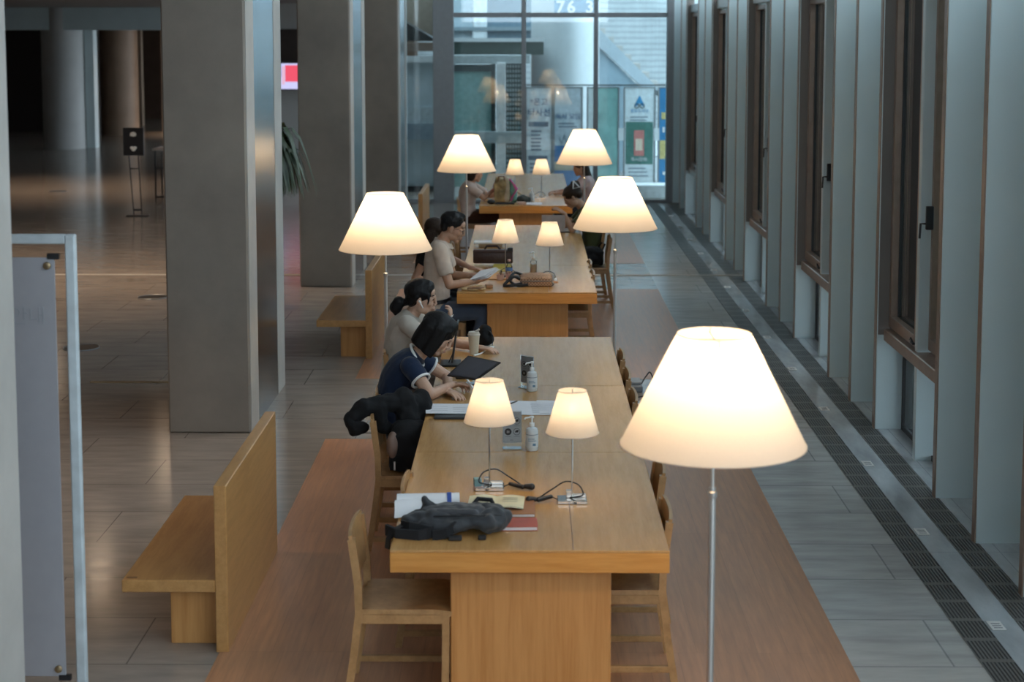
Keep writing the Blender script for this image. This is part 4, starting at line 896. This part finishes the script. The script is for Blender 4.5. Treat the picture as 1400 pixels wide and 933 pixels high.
part('cup', MB().lathe([(.029, 0), (.030, .004), (.040, .135)], 28), K['cream_plastic'], t); part('lid', MB().lathe([(.043, .132), (.043, .140), (.039, .144), (.037, .156), (.030, .158)], 28), plain('lid_cream', (.55, .50, .42), .4), t); part('sip_tab', MB().caps([(.012, 0, .158), (.034, .0, .172)], [.008, .007]), K['lid_cream'] if 'lid_cream' in K else plain('lid_tab', (.5, .46, .4), .4), t)
t = at('tablet_upright', 'black tablet seen edge-on standing upright beside the cream cup', 'tablet', -.50, 10.86, 0)
part('foot_plate', bx(-.075, .06, -.10, .10, 0, .012, bev=.003), K['dark_metal'], t); part('panel', MB().add([(.0, -.12, .03), (.012, -.12, .03), (.012, .12, .03), (.0, .12, .03), (.035, -.12, .28), (.047, -.12, .28), (.047, .12, .28), (.035, .12, .28)], [(3, 2, 1, 0), (4, 5, 6, 7), (0, 1, 5, 4), (1, 2, 6, 5), (2, 3, 7, 6), (3, 0, 4, 7)]), K['black_plastic'], t); part('strut', MB().strip([(.02, 0, .1), (-.02, 0, .01)], .03, .006), K['dark_metal'], t)
t = at('white_stylus', 'white stylus held upright by the ponytailed woman', 'stylus', -.535, 11.13, 0, 0); part('barrel', MB().tube([(-.03, -.03, .975), (.03, -.05, 1.03)], .0062), K['white_plastic'], t); part('tip', MB().tube([(.03, -.045, 1.03), (.04, -.05, 1.04)], [.0045, .001]), K['white_plastic'], t)
t = at('black_pouch', 'soft black bag slumped behind the cream cup at the table\'s far end', 'bag', -.30, 11.52, 0); part('bag_body', rem(MB().ell((0, 0, .075), (.055, .07, .075)).ell((.02, 0, .05), (.055, .075, .05)), .008, 3, .01, 14, 4, 'bag_body'), blackc, t); part('strap', MB().strip([(.03, -.02, .12), (.065, -.05, .08), (.06, -.06, .012)], .02, .005), K['dark_metal'], t)
t = at('white_cable', 'white charging cable coiled on the table right of the cream cup', 'cable', -.26, 11.30, 0); part('coil', MB().tube(sm([(-.10, .0, .02), (-.05, .0, .022), (.0, .01, .02), (.03, .06, .02), (.015, .1, .012), (-.02, .05, .01), (-.03, -.03, .008), (-.06, -.12, .006), (-.10, -.18, .006)]), .006, 8), K['white_plastic'], t)
t = at('jacket', 'black jacket draped over the chair back behind the woman in navy', 'jacket', -.86, 9.30, 0, 0)
b = MB().caps([(-.12, -.02, .755), (-.07, .0, .80), (.02, .05, .815), (.14, .12, .80), (.26, .22, .78)], [.052, .060, .052, .062, .05]); b.caps([(-.15, -.02, .74), (-.12, 0, .70)], [.045, .035]); b.caps([(.0, .02, .80), (.02, .03, .70), (.08, .12, .62)], [.055, .045, .03]); b.caps([(.14, .12, .82), (.18, .08, .70), (.20, .05, .62)], [.07, .07, .05]); b.caps([(.24, .22, .80), (.26, .16, .70)], [.06, .05])
part('fabric', rem(b, .008, 3, .014, 12, 9, 'fabric'), blackc, t)
part('sleeve', rem(MB().caps([(-.15, -.04, .74), (-.12, -.06, .685), (-.08, -.06, .70)], [.04, .042, .035]), .007, 2, .010, 16, 1, 'sleeve'), blackc, t)
t = at('black_rucksack', 'black rucksack sitting on the jacket-draped chair, strap hanging below', 'rucksack', -.665, 9.32, 0, 0)
b = MB().box(-.12, .13, -.12, .13, .45, .66).ell((0, 0, .66), (.125, .125, .07)).ell((.04, -.08, .53), (.09, .07, .08)); part('bag_body', rem(b, .01, 8, .012, 9, 6, 'bag_body'), blackc, t)
part('hanging_strap', MB().strip([(.02, -.17, .47), (.03, -.215, .43), (.035, -.22, .36), (.05, -.215, .25)], .022, .004, (1, 0, 0)), K['black_plastic'], t); part('zip_pull', bx(-.09, -.078, -.165, -.155, .47, .52, bev=.002), K['alu'], t)
part('tan_panel', rem(MB().ell((-.10, -.10, .60), (.035, .05, .08)), .006, 2, .003, 20, 1, 'tan_panel'), plain('taupe', (.20, .13, .10), .7), t, 'taupe side panel')
# --- floor socket box right of the front table
t = at('floor_socket', 'grey open floor socket box with black cables right of the front table', 'socket', .90, 13.50, 0, .003)
part('box', bx(-.06, .06, -.16, .10, 0, .05, bev=.006), plain('socket_grey', (.22, .24, .26), .4), t); part('lid', bx(-.05, .05, -.10, .08, .05, .075, bev=.006), plain('socket_lid', (.28, .30, .32), .4), t); part('cable', MB().tube(sm([(.05, -.05, .04), (.10, .02, .10), (.14, .05, .12), (.17, -.2, .02), (.10, -.32, .01), (-.05, -.40, .01)]), .006).caps([(.17, -.28, .02), (.24, -.22, .025)], [.022, .02]), K['black_plastic'], t)
# --- middle table
t = at('paper_sheaf', 'sheaf of white papers held open in the reading man\'s hands', 'paper', -.37, 14.23, 0, .80)
Q1 = [(-.135, -.09, .0), (.01, -.13, .045), (.11, .02, .10), (-.03, .10, .06)]
part('page', quad([V(p) + V((0, 0, .012)) for p in Q1], .003), K['paper'], t); part('page', quad([V(p) + V((.03, .01, -.005)) for p in Q1], .003), K['paper'], t); part('page', quad([V(p) + V((.015, -.0, .004)) for p in Q1], .003), K['paper'], t)
t = at('tan_cloth', 'crumpled tan cloth and brown case at the near left corner of the middle table', 'cloth', -.46, 14.10, 0); part('fabric', rem(MB().ell((0, 0, .010), (.11, .10, .012)).ell((.05, .05, .012), (.06, .06, .016)), .005, 2, .008, 22, 2, 'fabric'), plain('tan_fabric', (.58, .42, .22), .8), t)
part('case', rem(MB().caps([(-.04, -.08, .018), (.05, -.07, .022), (.09, -.03, .018)], [.012, .016, .010]), .004, 2, .003, 30, 1, 'case'), K['walnut'], t, 'brown leather case')
solo('orange_wallet', bx(-.03, .03, -.03, .03, 0, .03, bev=.005), plain('wallet_tan', (.38, .19, .09), .5), 'small tan box beside the crumpled cloth on the middle table', 'box', (-.325, 14.2, TZ + .001), R(12))
t = at('briefcase', 'dark brown leather briefcase standing behind the reading man\'s papers', 'briefcase', -.32, 15.62, 0, TZ + .02)
part('body', bx(-.19, .19, -.05, .05, 0, .125, bev=.015, seg=2), plain('brown_leather', (.040, .015, .012), .45, bmp=.3), t); part('flap', bx(-.19, .19, -.056, .052, .10, .132, bev=.01), K['brown_leather'] if 'brown_leather' in K else plain('flap_leather', (.05, .02, .015), .45), t)
part('handle', MB().tube([(-.08, 0, .13), (-.06, 0, .165), (.04, 0, .165), (.07, 0, .13)], .010), plain('handle_leather', (.03, .012, .01), .4), t); part('buckle', bx(.14, .19, -.06, -.03, .12, .155, bev=.004), K['dark_metal'], t)
book('yellow_book', 'yellow book lying in front of the brown briefcase', .17, .5, .020, -.23, 15.30, 0, plain('yellow_cover', (.50, .36, .05), .5))
solo('orange_folder', bx(-.11, .11, -.2, .2, 0, .008, bev=.002), plain('orange_cover', (.58, .29, .07), .4), 'orange folder lying before the yellow book', 'folder', (-.24, 14.86, TZ + .001))
t = at('plastic_bottle', 'clear drink bottle with blue and red label wrap beside the left lamp stem', 'bottle', -.155, 14.62, 0)
part('bottle', MB().lathe([(.028, 0), (.030, .01), (.030, .12), (.012, .165), (.012, .175)], 20), K['clear'], t); part('label_wrap', MB().lathe([(.0305, .02), (.0305, .075)], 20, cap=False), plain('wrap_red', (.55, .32, .28), .5, var=.6, scale=70), t); part('blue_wrap', MB().lathe([(.0305, .088), (.0305, .118)], 20, cap=False), plain('wrap_blue', (.10, .22, .50), .5), t); part('cap', MB().lathe([(.014, .175), (.014, .192)], 16), plain('cap_pink', (.6, .35, .3), .4), t)
t = at('pink_cup', 'squat pale pink cup beside the drink bottle', 'cup', -.235, 14.66, 0); part('cup', MB().lathe([(.030, 0), (.036, .05), (.033, .05), (.028, .006)], 20), plain('pale_pink', (.66, .45, .38), .4), t); part('spoon', MB().tube([(.0, 0, .02), (.012, 0, .085)], .005), K['black_plastic'], t)
t = at('woven_bag', 'woven tan bag with black strap loops near the middle table\'s front edge', 'bag', .045, 14.40, 0)
b = MB().box(-.10, .18, -.14, .16, .004, .075).ell((.04, 0, .075), (.15, .15, .022)); part('bag_body', rem(b, .007, 5, .004, 12, 3, 'bag_body'), weave('tan_weave', (.42, .27, .17), (.20, .115, .07), 75), t)
part('strap', MB().tube(sm([(-.10, -.10, .06), (-.16, -.12, .085), (-.24, -.14, .012), (-.19, -.16, .012), (-.08, -.16, .03)]), .014).tube(sm([(-.08, .05, .075), (-.15, .02, .10), (-.19, -.06, .05), (-.13, -.155, .014), (-.03, -.16, .02)]), .013), K['black_plastic'], t); part('trim', MB().tube([(-.10, -.148, .05), (.18, -.145, .05)], .005).tube([(.185, -.13, .02), (.19, .1, .06)], .012), plain('grey_trim', (.16, .15, .14), .6), t)
part('tassel', MB().caps([(.19, -.08, .03), (.225, -.09, .03)], [.012, .008]), plain('tassel_tan', (.45, .22, .1), .6), t)
def spray(x, y, label):
    t = at('sanitizer_bottle', label, 'bottle', x, y, 0, group='pump sanitizer bottles'); part('bottle', MB().lathe([(.028, 0), (.031, .006), (.031, .125), (.013, .145), (.013, .15)], 20), K['clear'], t); part('gel', MB().lathe([(.026, .003), (.029, .01), (.029, .10)], 20), plain('amber_gel', (.62, .50, .36), .3), t); part('pump', MB().lathe([(.014, .148), (.014, .165), (.005, .167), (.005, .20), (.011, .202), (.011, .212)], 14).tube([(0, 0, .207), (-.04, 0, .204)], .0045), K['white_plastic'], t); return t
spray(.065, 14.98, 'amber pump sanitizer bottle behind the woven bag on the middle table')
t = at('white_tray', 'white laptop riser with brown feet beyond the brown briefcase', 'stand', -.375, 17.0, 0); part('shelf', bx(-.17, .16, -.09, .09, .035, .055, bev=.004), K['white_plastic'], t); part('foot', bx(-.12, .12, -.06, .06, 0, .035, bev=.004), plain('tan_foot', (.5, .38, .25), .5), t)
t = at('laptop', 'pale grey laptop open before the woman in the olive top', 'laptop', .30, 18.22, 0); part('screen_lid', MB().add([(-.13, .0, .01), (.13, .0, .01), (.13, -.045, .20), (-.13, -.045, .20), (-.13, .008, .01), (.13, .008, .01), (.13, -.037, .20), (-.13, -.037, .20)], [(3, 2, 1, 0), (4, 5, 6, 7), (0, 1, 5, 4), (1, 2, 6, 5), (2, 3, 7, 6), (3, 0, 4, 7)]), plain('pale_grey', (.50, .48, .50), .4), t); part('keyboard', bx(-.13, .19, .0, .22, 0, .012, bev=.002), K['black_plastic'], t)
t = at('black_handbag', 'black handbag on the chair right of the middle table, strap dangling', 'handbag', .70, 17.72, 0, .438); b = MB().box(-.13, .13, -.11, .12, .02, .17).ell((0, 0, .17), (.13, .11, .04)).ell((-.02, -.1, .08), (.1, .05, .07)); part('bag_body', rem(b, .009, 6, .012, 11, 8, 'bag_body'), blackc, t); part('handle', MB().tube([(.06, 0, .18), (.12, -.02, .26), (.15, -.02, .24), (.12, 0, .16)], .010), K['black_plastic'], t); part('hanging_strap', MB().strip([(-.02, -.14, .05), (-.04, -.215, .02), (-.05, -.22, -.06), (-.13, -.21, -.14)], .03, .006, (1, 0, .3)), K['black_plastic'], t)
# --- far table
t = at('tote_bag', 'tall beige and brown fabric tote standing on the far table', 'bag', -.325, 21.62, 0); b = MB().box(-.10, .10, -.07, .08, .0, .24).ell((0, 0, .25), (.10, .07, .06)).ell((-.05, .0, .28), (.05, .05, .06)); part('bag_body', rem(b, .009, 5, .012, 12, 2, 'bag_body'), plain('tote_khaki', (.36, .26, .12), .8, var=.5, scale=9), t); part('cream_side', rem(MB().caps([(.08, -.03, .30), (.09, -.04, .15), (.07, -.04, .03)], [.03, .05, .05]), .008, 3, .006, 14, 1, 'cream_side'), plain('tote_cream', (.62, .52, .38), .8), t); part('handle', MB().tube([(-.05, -.05, .27), (-.04, -.06, .34), (.03, -.06, .34), (.04, -.05, .27)], .012), plain('tote_brown', (.2, .09, .04), .6), t)
t = at('scarf_bag', 'pink and green scarf-tied pouch right of the khaki tote', 'pouch', -.165, 21.55, 0); part('pouch', rem(MB().caps([(.0, 0, .04), (-.01, 0, .16), (-.03, 0, .27)], [.045, .045, .03]), .008, 3, .008, 16, 3, 'pouch'), plain('pouch_green', (.16, .36, .30), .7), t); part('pink_tie', MB().tube([(-.06, -.04, .31), (-.01, -.05, .25), (.03, -.05, .16), (-.02, -.05, .08), (-.04, -.05, .02)], .012).tube([(.0, -.05, .24), (.045, -.045, .17)], .012), plain('tie_pink', (.55, .10, .28), .7), t)
solo('black_mouse', rem(MB().ell((0, 0, .028), (.055, .06, .034)), .006, 2, name='black_mouse'), K['black_plastic'], 'round black pouch before the pale-bloused woman on the far table', 'pouch', (-.46, 21.36, TZ))
t = at('black_tablet', 'flat black keyboard lying at the front edge of the far table', 'keyboard', -.26, 21.33, 0); part('deck', bx(-.15, .10, -.06, .07, 0, .015, bev=.003), K['black_plastic'], t); part('keys', bx(-.14, .09, -.04, .06, .015, .019), K['dark_metal'], t)
solo('dark_cloth', rem(MB().ell((0, 0, .04), (.09, .09, .05)).ell((.05, .02, .03), (.06, .06, .05)), .008, 2, .014, 16, 2, name='dark_cloth'), plain('dark_green_cloth', (.03, .035, .03), .8), 'small dark bundle under the left lamp on the far table', 'bundle', (-.05, 21.55, TZ))
solo('pink_box', bx(-.05, .05, -.04, .04, 0, .035, bev=.004), mat('pale_pink_b', (.62, .42, .34)), 'small pink box at the front edge of the far table', 'box', (-.06, 21.25, TZ + .001))
sanitizer(.07, 21.6, 'clear pump sanitizer bottle between the two lamps on the far table')
t = at('white_page', 'loose white page near the front edge of the far table', 'paper', .10, 21.35, 0); part('page', sheetmesh(.2, .3), K['paper'], t)

# ------------------------------------------------------------------ left side of the room
t = thing('sign_board', 'tall white sign panel in a pale metal frame beside the nearest pillar', 'sign', (-2.405, 7.0, 0))
part('frame', bx(.425, .468, -.02, .02, 0, 2.085, bev=.005).box(-.468, -.425, -.02, .02, 0, 2.085, bev=.005).box(-.425, .425, -.02, .02, 2.045, 2.085, bev=.004).box(-.425, .425, -.02, .02, .03, .07, bev=.004), mat('pale_frame', (.46, .52, .55)), t)
part('panel', bx(-.375, .375, -.006, .006, .12, 1.985, bev=.002), plain('sign_white', (.32, .32, .345), .5, 0, .03), t)
for x in (-.345, .345):
    for z in (.155, 1.95):
        part('bolt', MB().lathe([(.016, 0), (.016, .01), (.010, .013)], 16).xf(M.Translation((x, -.006, z)) @ M.Rotation(R(90), 4, 'X')), K['brass'], t); part('clamp', bx(min(x, x * 1.15), max(x, x * 1.15), -.01, .01, z - .012 + (.04 if z > 1 else -.04), z + .012 + (.04 if z > 1 else -.04)), K['dark_metal'], t)
part('foot', bx(-.47, -.42, -.06, .06, 0, .03, bev=.005).box(.42, .47, -.06, .06, 0, .03, bev=.005), K['pale_frame'], t)
text_mesh('안내', .085, t, K['sheet_ink'], (.255, -.008, 1.70)); lb = MB()
for z in (1.30, .95, .62): lb.box(.14, .17, -.009, -.006, z, z + .03)
lb.box(.10, .12, -.009, -.006, 1.79, 1.81); part('print_mark', lb, K['sheet_ink'], t)
for i, (x, y, w) in enumerate(((-4.19, 15.24, 'nearest'), (-4.19, 18.23, 'second'), (-8.8, 30.7, 'farthest'))):
    t = thing('floor_drain', 'round dark floor cover on the stone floor, %s of the three' % w, 'floor cover', (x, y, 0), 0, 'round floor covers'); part('plate', MB().lathe([(.17, .0), (.17, .004), (.15, .006)], 32), K['dark_metal'], t); part('ring', MB().tube([(.165 * math.cos(k * PI / 16), .165 * math.sin(k * PI / 16), .005) for k in range(33)], .006, 6), K['grey_metal'], t)
t = thing('sign_stand', 'black sign with two white shapes on a slim two-legged stand', 'sign', (-6.35, 26.5, 0))
part('panel', bx(-.165, .165, -.02, .02, .99, 1.44, bev=.004), K['black_plastic'], t)
part('emblem', rem(MB().ell((.0, -.022, 1.335), (.055, .006, .04)).box(-.05, .05, -.026, -.02, 1.305, 1.33), .004, 1, name='emblem'), K['white_plastic'], t); part('emblem', rem(MB().ell((-.025, -.022, 1.115), (.032, .006, .026)).ell((.025, -.022, 1.115), (.032, .006, .026)).ell((0, -.022, 1.085), (.036, .006, .026)), .004, 1, name='emblem'), K['white_plastic'], t)
part('leg', MB().tube([(-.08, 0, 1.0), (-.02, 0, .02)], .009), K['dark_metal'], t); part('leg', MB().tube([(.07, 0, 1.0), (.11, 0, .02)], .009), K['dark_metal'], t); part('crossbar', bx(-.06, .09, -.008, .008, .77, .785).box(-.03, .11, -.008, .008, .09, .12), K['dark_metal'], t); part('foot', MB().box(-.14, .22, -.06, .06, 0, .014, bev=.003), K['dark_metal'], t)
t = thing('display_table', 'dark-legged display table with pale top behind the black sign stand', 'table', (-6.1, 29.2, 0))
part('tabletop', bx(-.5, .75, -.3, .3, .90, .93, bev=.004), plain('table_pale', (.55, .48, .44), .5), t)
part('side_panel', bx(-.35, .75, .05, .07, .12, .60), plain('shelf_grey', (.20, .19, .18), .6), t)
for x in (-.46, .7):
    for y in (-.26, .26): part('leg', bx(x - .012, x + .012, y - .012, y + .012, 0, .90), K['dark_metal'], t)
part('rail', bx(-.46, .7, -.27, -.25, .58, .60).box(-.46, .7, -.27, -.25, .06, .09), K['dark_metal'], t)
def pot_plant(x, y, z, label, s=1, leaves=22, spread=.25, h=.4, pot=K['black_plastic'], seed=1):
    rnd = random.Random(seed); t = thing('potted_plant', label, 'plant', (x, y, z)); part('pot', MB().lathe([(.07 * s, 0), (.10 * s, .16 * s), (.09 * s, .16 * s), (.085 * s, .13 * s)], 24), pot, t); b = MB()
    for k in range(leaves):
        a = rnd.random() * 2 * PI; L = spread * (.6 + .6 * rnd.random()); hh = h * (.6 + .5 * rnd.random()); pts = []
        for i in range(7):
            u = i / 6; pts.append((math.cos(a) * L * u, math.sin(a) * L * u, .14 * s + hh * (2.1 * u - (1.75 if s < 1 else 2.25) * u * u)))
        pts = [V(p) for p in pts]; sd = V((-math.sin(a), math.cos(a), 0)); vs = []; fs = []
        for i, p in enumerate(pts): wd = .022 * s * math.sin(PI * (.12 + .85 * i / 6)); vs += [p - sd * wd, p + V((0, 0, -.004)), p + sd * wd]
        for i in range(6):
            for j in (0, 1): o = i * 3 + j; fs.append((o, o + 1, o + 4, o + 3))
        b.add(vs, fs)
    part('foliage', b, K['leaf'], t); return t
K['leaf'] = plain('leaf_green', (.035, .06, .022), .45, 0, .4, 5)
for i, (x, lb) in enumerate(((-6.33, 'small dark potted plant at the left end of the display table'), (-6.02, 'dark potted plant in the middle of the display table'))): pot_plant(x, 29.05, .62 if 0 else .931, lb, .9, 16, .12, .10, seed=i + 3)
solo('blue_box', bx(-.22, .22, -.02, .02, 0, .10, bev=.004), plain('box_blue', (.10, .22, .36), .5), 'blue box on the display table in the hall', 'box', (-6.15, 28.93, .8315 + .1))
t = pot_plant(-2.80, 17.7, .0, 'tall arching green plant between the first two pillars', 1.6, 120, .46, 1.15, plain('pot_grey', (.4, .4, .4), .6), 9)
for c in t.children:
    if c.name.startswith('foliage'): c.location.z = 1.15
part('stem', MB().tube([(0, 0, .2), (.02, 0, .7), (0, 0, 1.15)], [.03, .025, .02]), K['walnut'], t)
t = thing('flat_tv', 'lit wall television showing pale blue and red panels', 'television', (-5.0, 36.0, 1.75)); part('bezel', bx(-.55, .55, -.02, .10, -.02, .58, bev=.005), K['black_plastic'], t); part('screen', bx(-.53, .53, -.026, -.02, 0, .56), emit('screen_pale', (.62, .62, .95), .42), t); part('screen_red', bx(-.27, .30, -.030, -.026, .16, .52), emit('screen_red', (.85, .10, .16), .42), t); part('screen_blue', bx(-.46, -.35, -.030, -.026, .26, .56), emit('screen_blue', (.25, .36, .68), .4), t)
part('screen_inset', bx(-.34, -.28, -.03, -.026, .1, .5), emit('screen_pink', (.80, .50, .66), .4), t)
# floor tags between the grates
tg0 = None
for i, y in enumerate((7.97, 9.53, 11.09, 12.75, 14.31, 15.83, 17.4, 19.03, 20.42, 21.98, 23.5, 25.05, 26.6)):
    lb = 'white square floor tag between the grates, %s from the camera' % ORD[i]
    if tg0 is None:
        tg0 = thing('floor_tag', lb, 'floor tag', (2.345, y, .004), 0, 'floor tags between the grates'); part('plate', bx(-.035, .035, -.062, .062, 0, .003, bev=.001), K['white_plastic'], tg0); b = MB()
        for k in range(3): b.box(-.022, .022, -.04 + k * .028, -.026 + k * .028, .003, .0036)
        part('print', b, K['sheet_ink'], tg0)
    else: dup(tg0, (2.345, y, .004), 0, lb)
# hall downlights
dn = 0
def downlight(x, y, w, col, label, z=3.62, r=.12):
    t = thing('ceiling_downlight', label, 'light', (x, y, z), 0, 'round ceiling downlights'); part('ring', MB().lathe([(r, -.012), (r + .02, -.012), (r + .02, 0), (r, 0)], 24, cap=False), K['dark_metal'], t); part('lens', MB().lathe([(r, -.006), (r, -.003)], 24), emit('downlight_%d' % int(w), col, 14), t)
    l = bpy.data.lights.new('downlight', 'SPOT'); l.energy = w; l.color = col; l.spot_size = R(110); l.spot_blend = .6; l.shadow_soft_size = .1; o = bpy.data.objects.new('downlight', l); C.objects.link(o); o.parent = t; o.location = (0, 0, -.03); return t
spots = [(-5.0, 5.0, 90, 'over the hall beside the nearest pillar'), (-4.6, 9.5, 100, 'over the bench aisle'), (-5.2, 19.5, 200, 'over the hall beside the middle pillar'), (-9.5, 21.0, 160, 'added to brighten the open hall floor'), (-9.0, 31.0, 160, 'added to brighten the hall floor before the sign stand'), (-8.0, 49.0, 420, 'over the beige lobby wall'), (-5.5, 24.5, 40, 'over the hall behind the second pillar'), (-7.0, 14.0, 40, 'over the hall left of the first pillar')]  # open-floor and sign-stand downlights are added to lift the dark hall floor
for i, (x, y, w, lb) in enumerate(spots): downlight(x, y, w, (1, .72, .48), 'round warm ceiling downlight ' + lb, z=3.3 if y > 43 else 3.62)

# ------------------------------------------------------------------ light and camera
w = bpy.data.worlds.new('sky'); SC.world = w; w.use_nodes = True; nt = w.node_tree; bg = nt.nodes['Background']
bg.inputs[0].default_value = (.70, .84, .95, 1); bg.inputs[1].default_value = 1.75
cam = bpy.data.cameras.new('camera'); co = bpy.data.objects.new('camera', cam); C.objects.link(co); SC.camera = co
cam.sensor_width = 36; cam.lens = 2250 / 1400 * 36; cam.shift_y = -190.95 / 1400; cam.clip_end = 300
co.location = (0, 0, 2.94); co.rotation_euler = (R(90 - 5.8), 0, R(.5067))
cam.dof.use_dof = True; cam.dof.focus_distance = 10.6; cam.dof.aperture_fstop = 2.8
SC.view_settings.view_transform = 'Standard'; SC.view_settings.look = 'None'; SC.view_settings.gamma = 1; SC.view_settings.exposure = 1.32; SC.view_settings.use_curve_mapping = False
SC.cycles.use_denoising = True; SC.cycles.max_bounces = 8; SC.cycles.diffuse_bounces = 4; SC.cycles.glossy_bounces = 4; SC.cycles.transparent_max_bounces = 16; SC.cycles.sample_clamp_indirect = 4; SC.cycles.caustics_reflective = False; SC.cycles.caustics_refractive = False
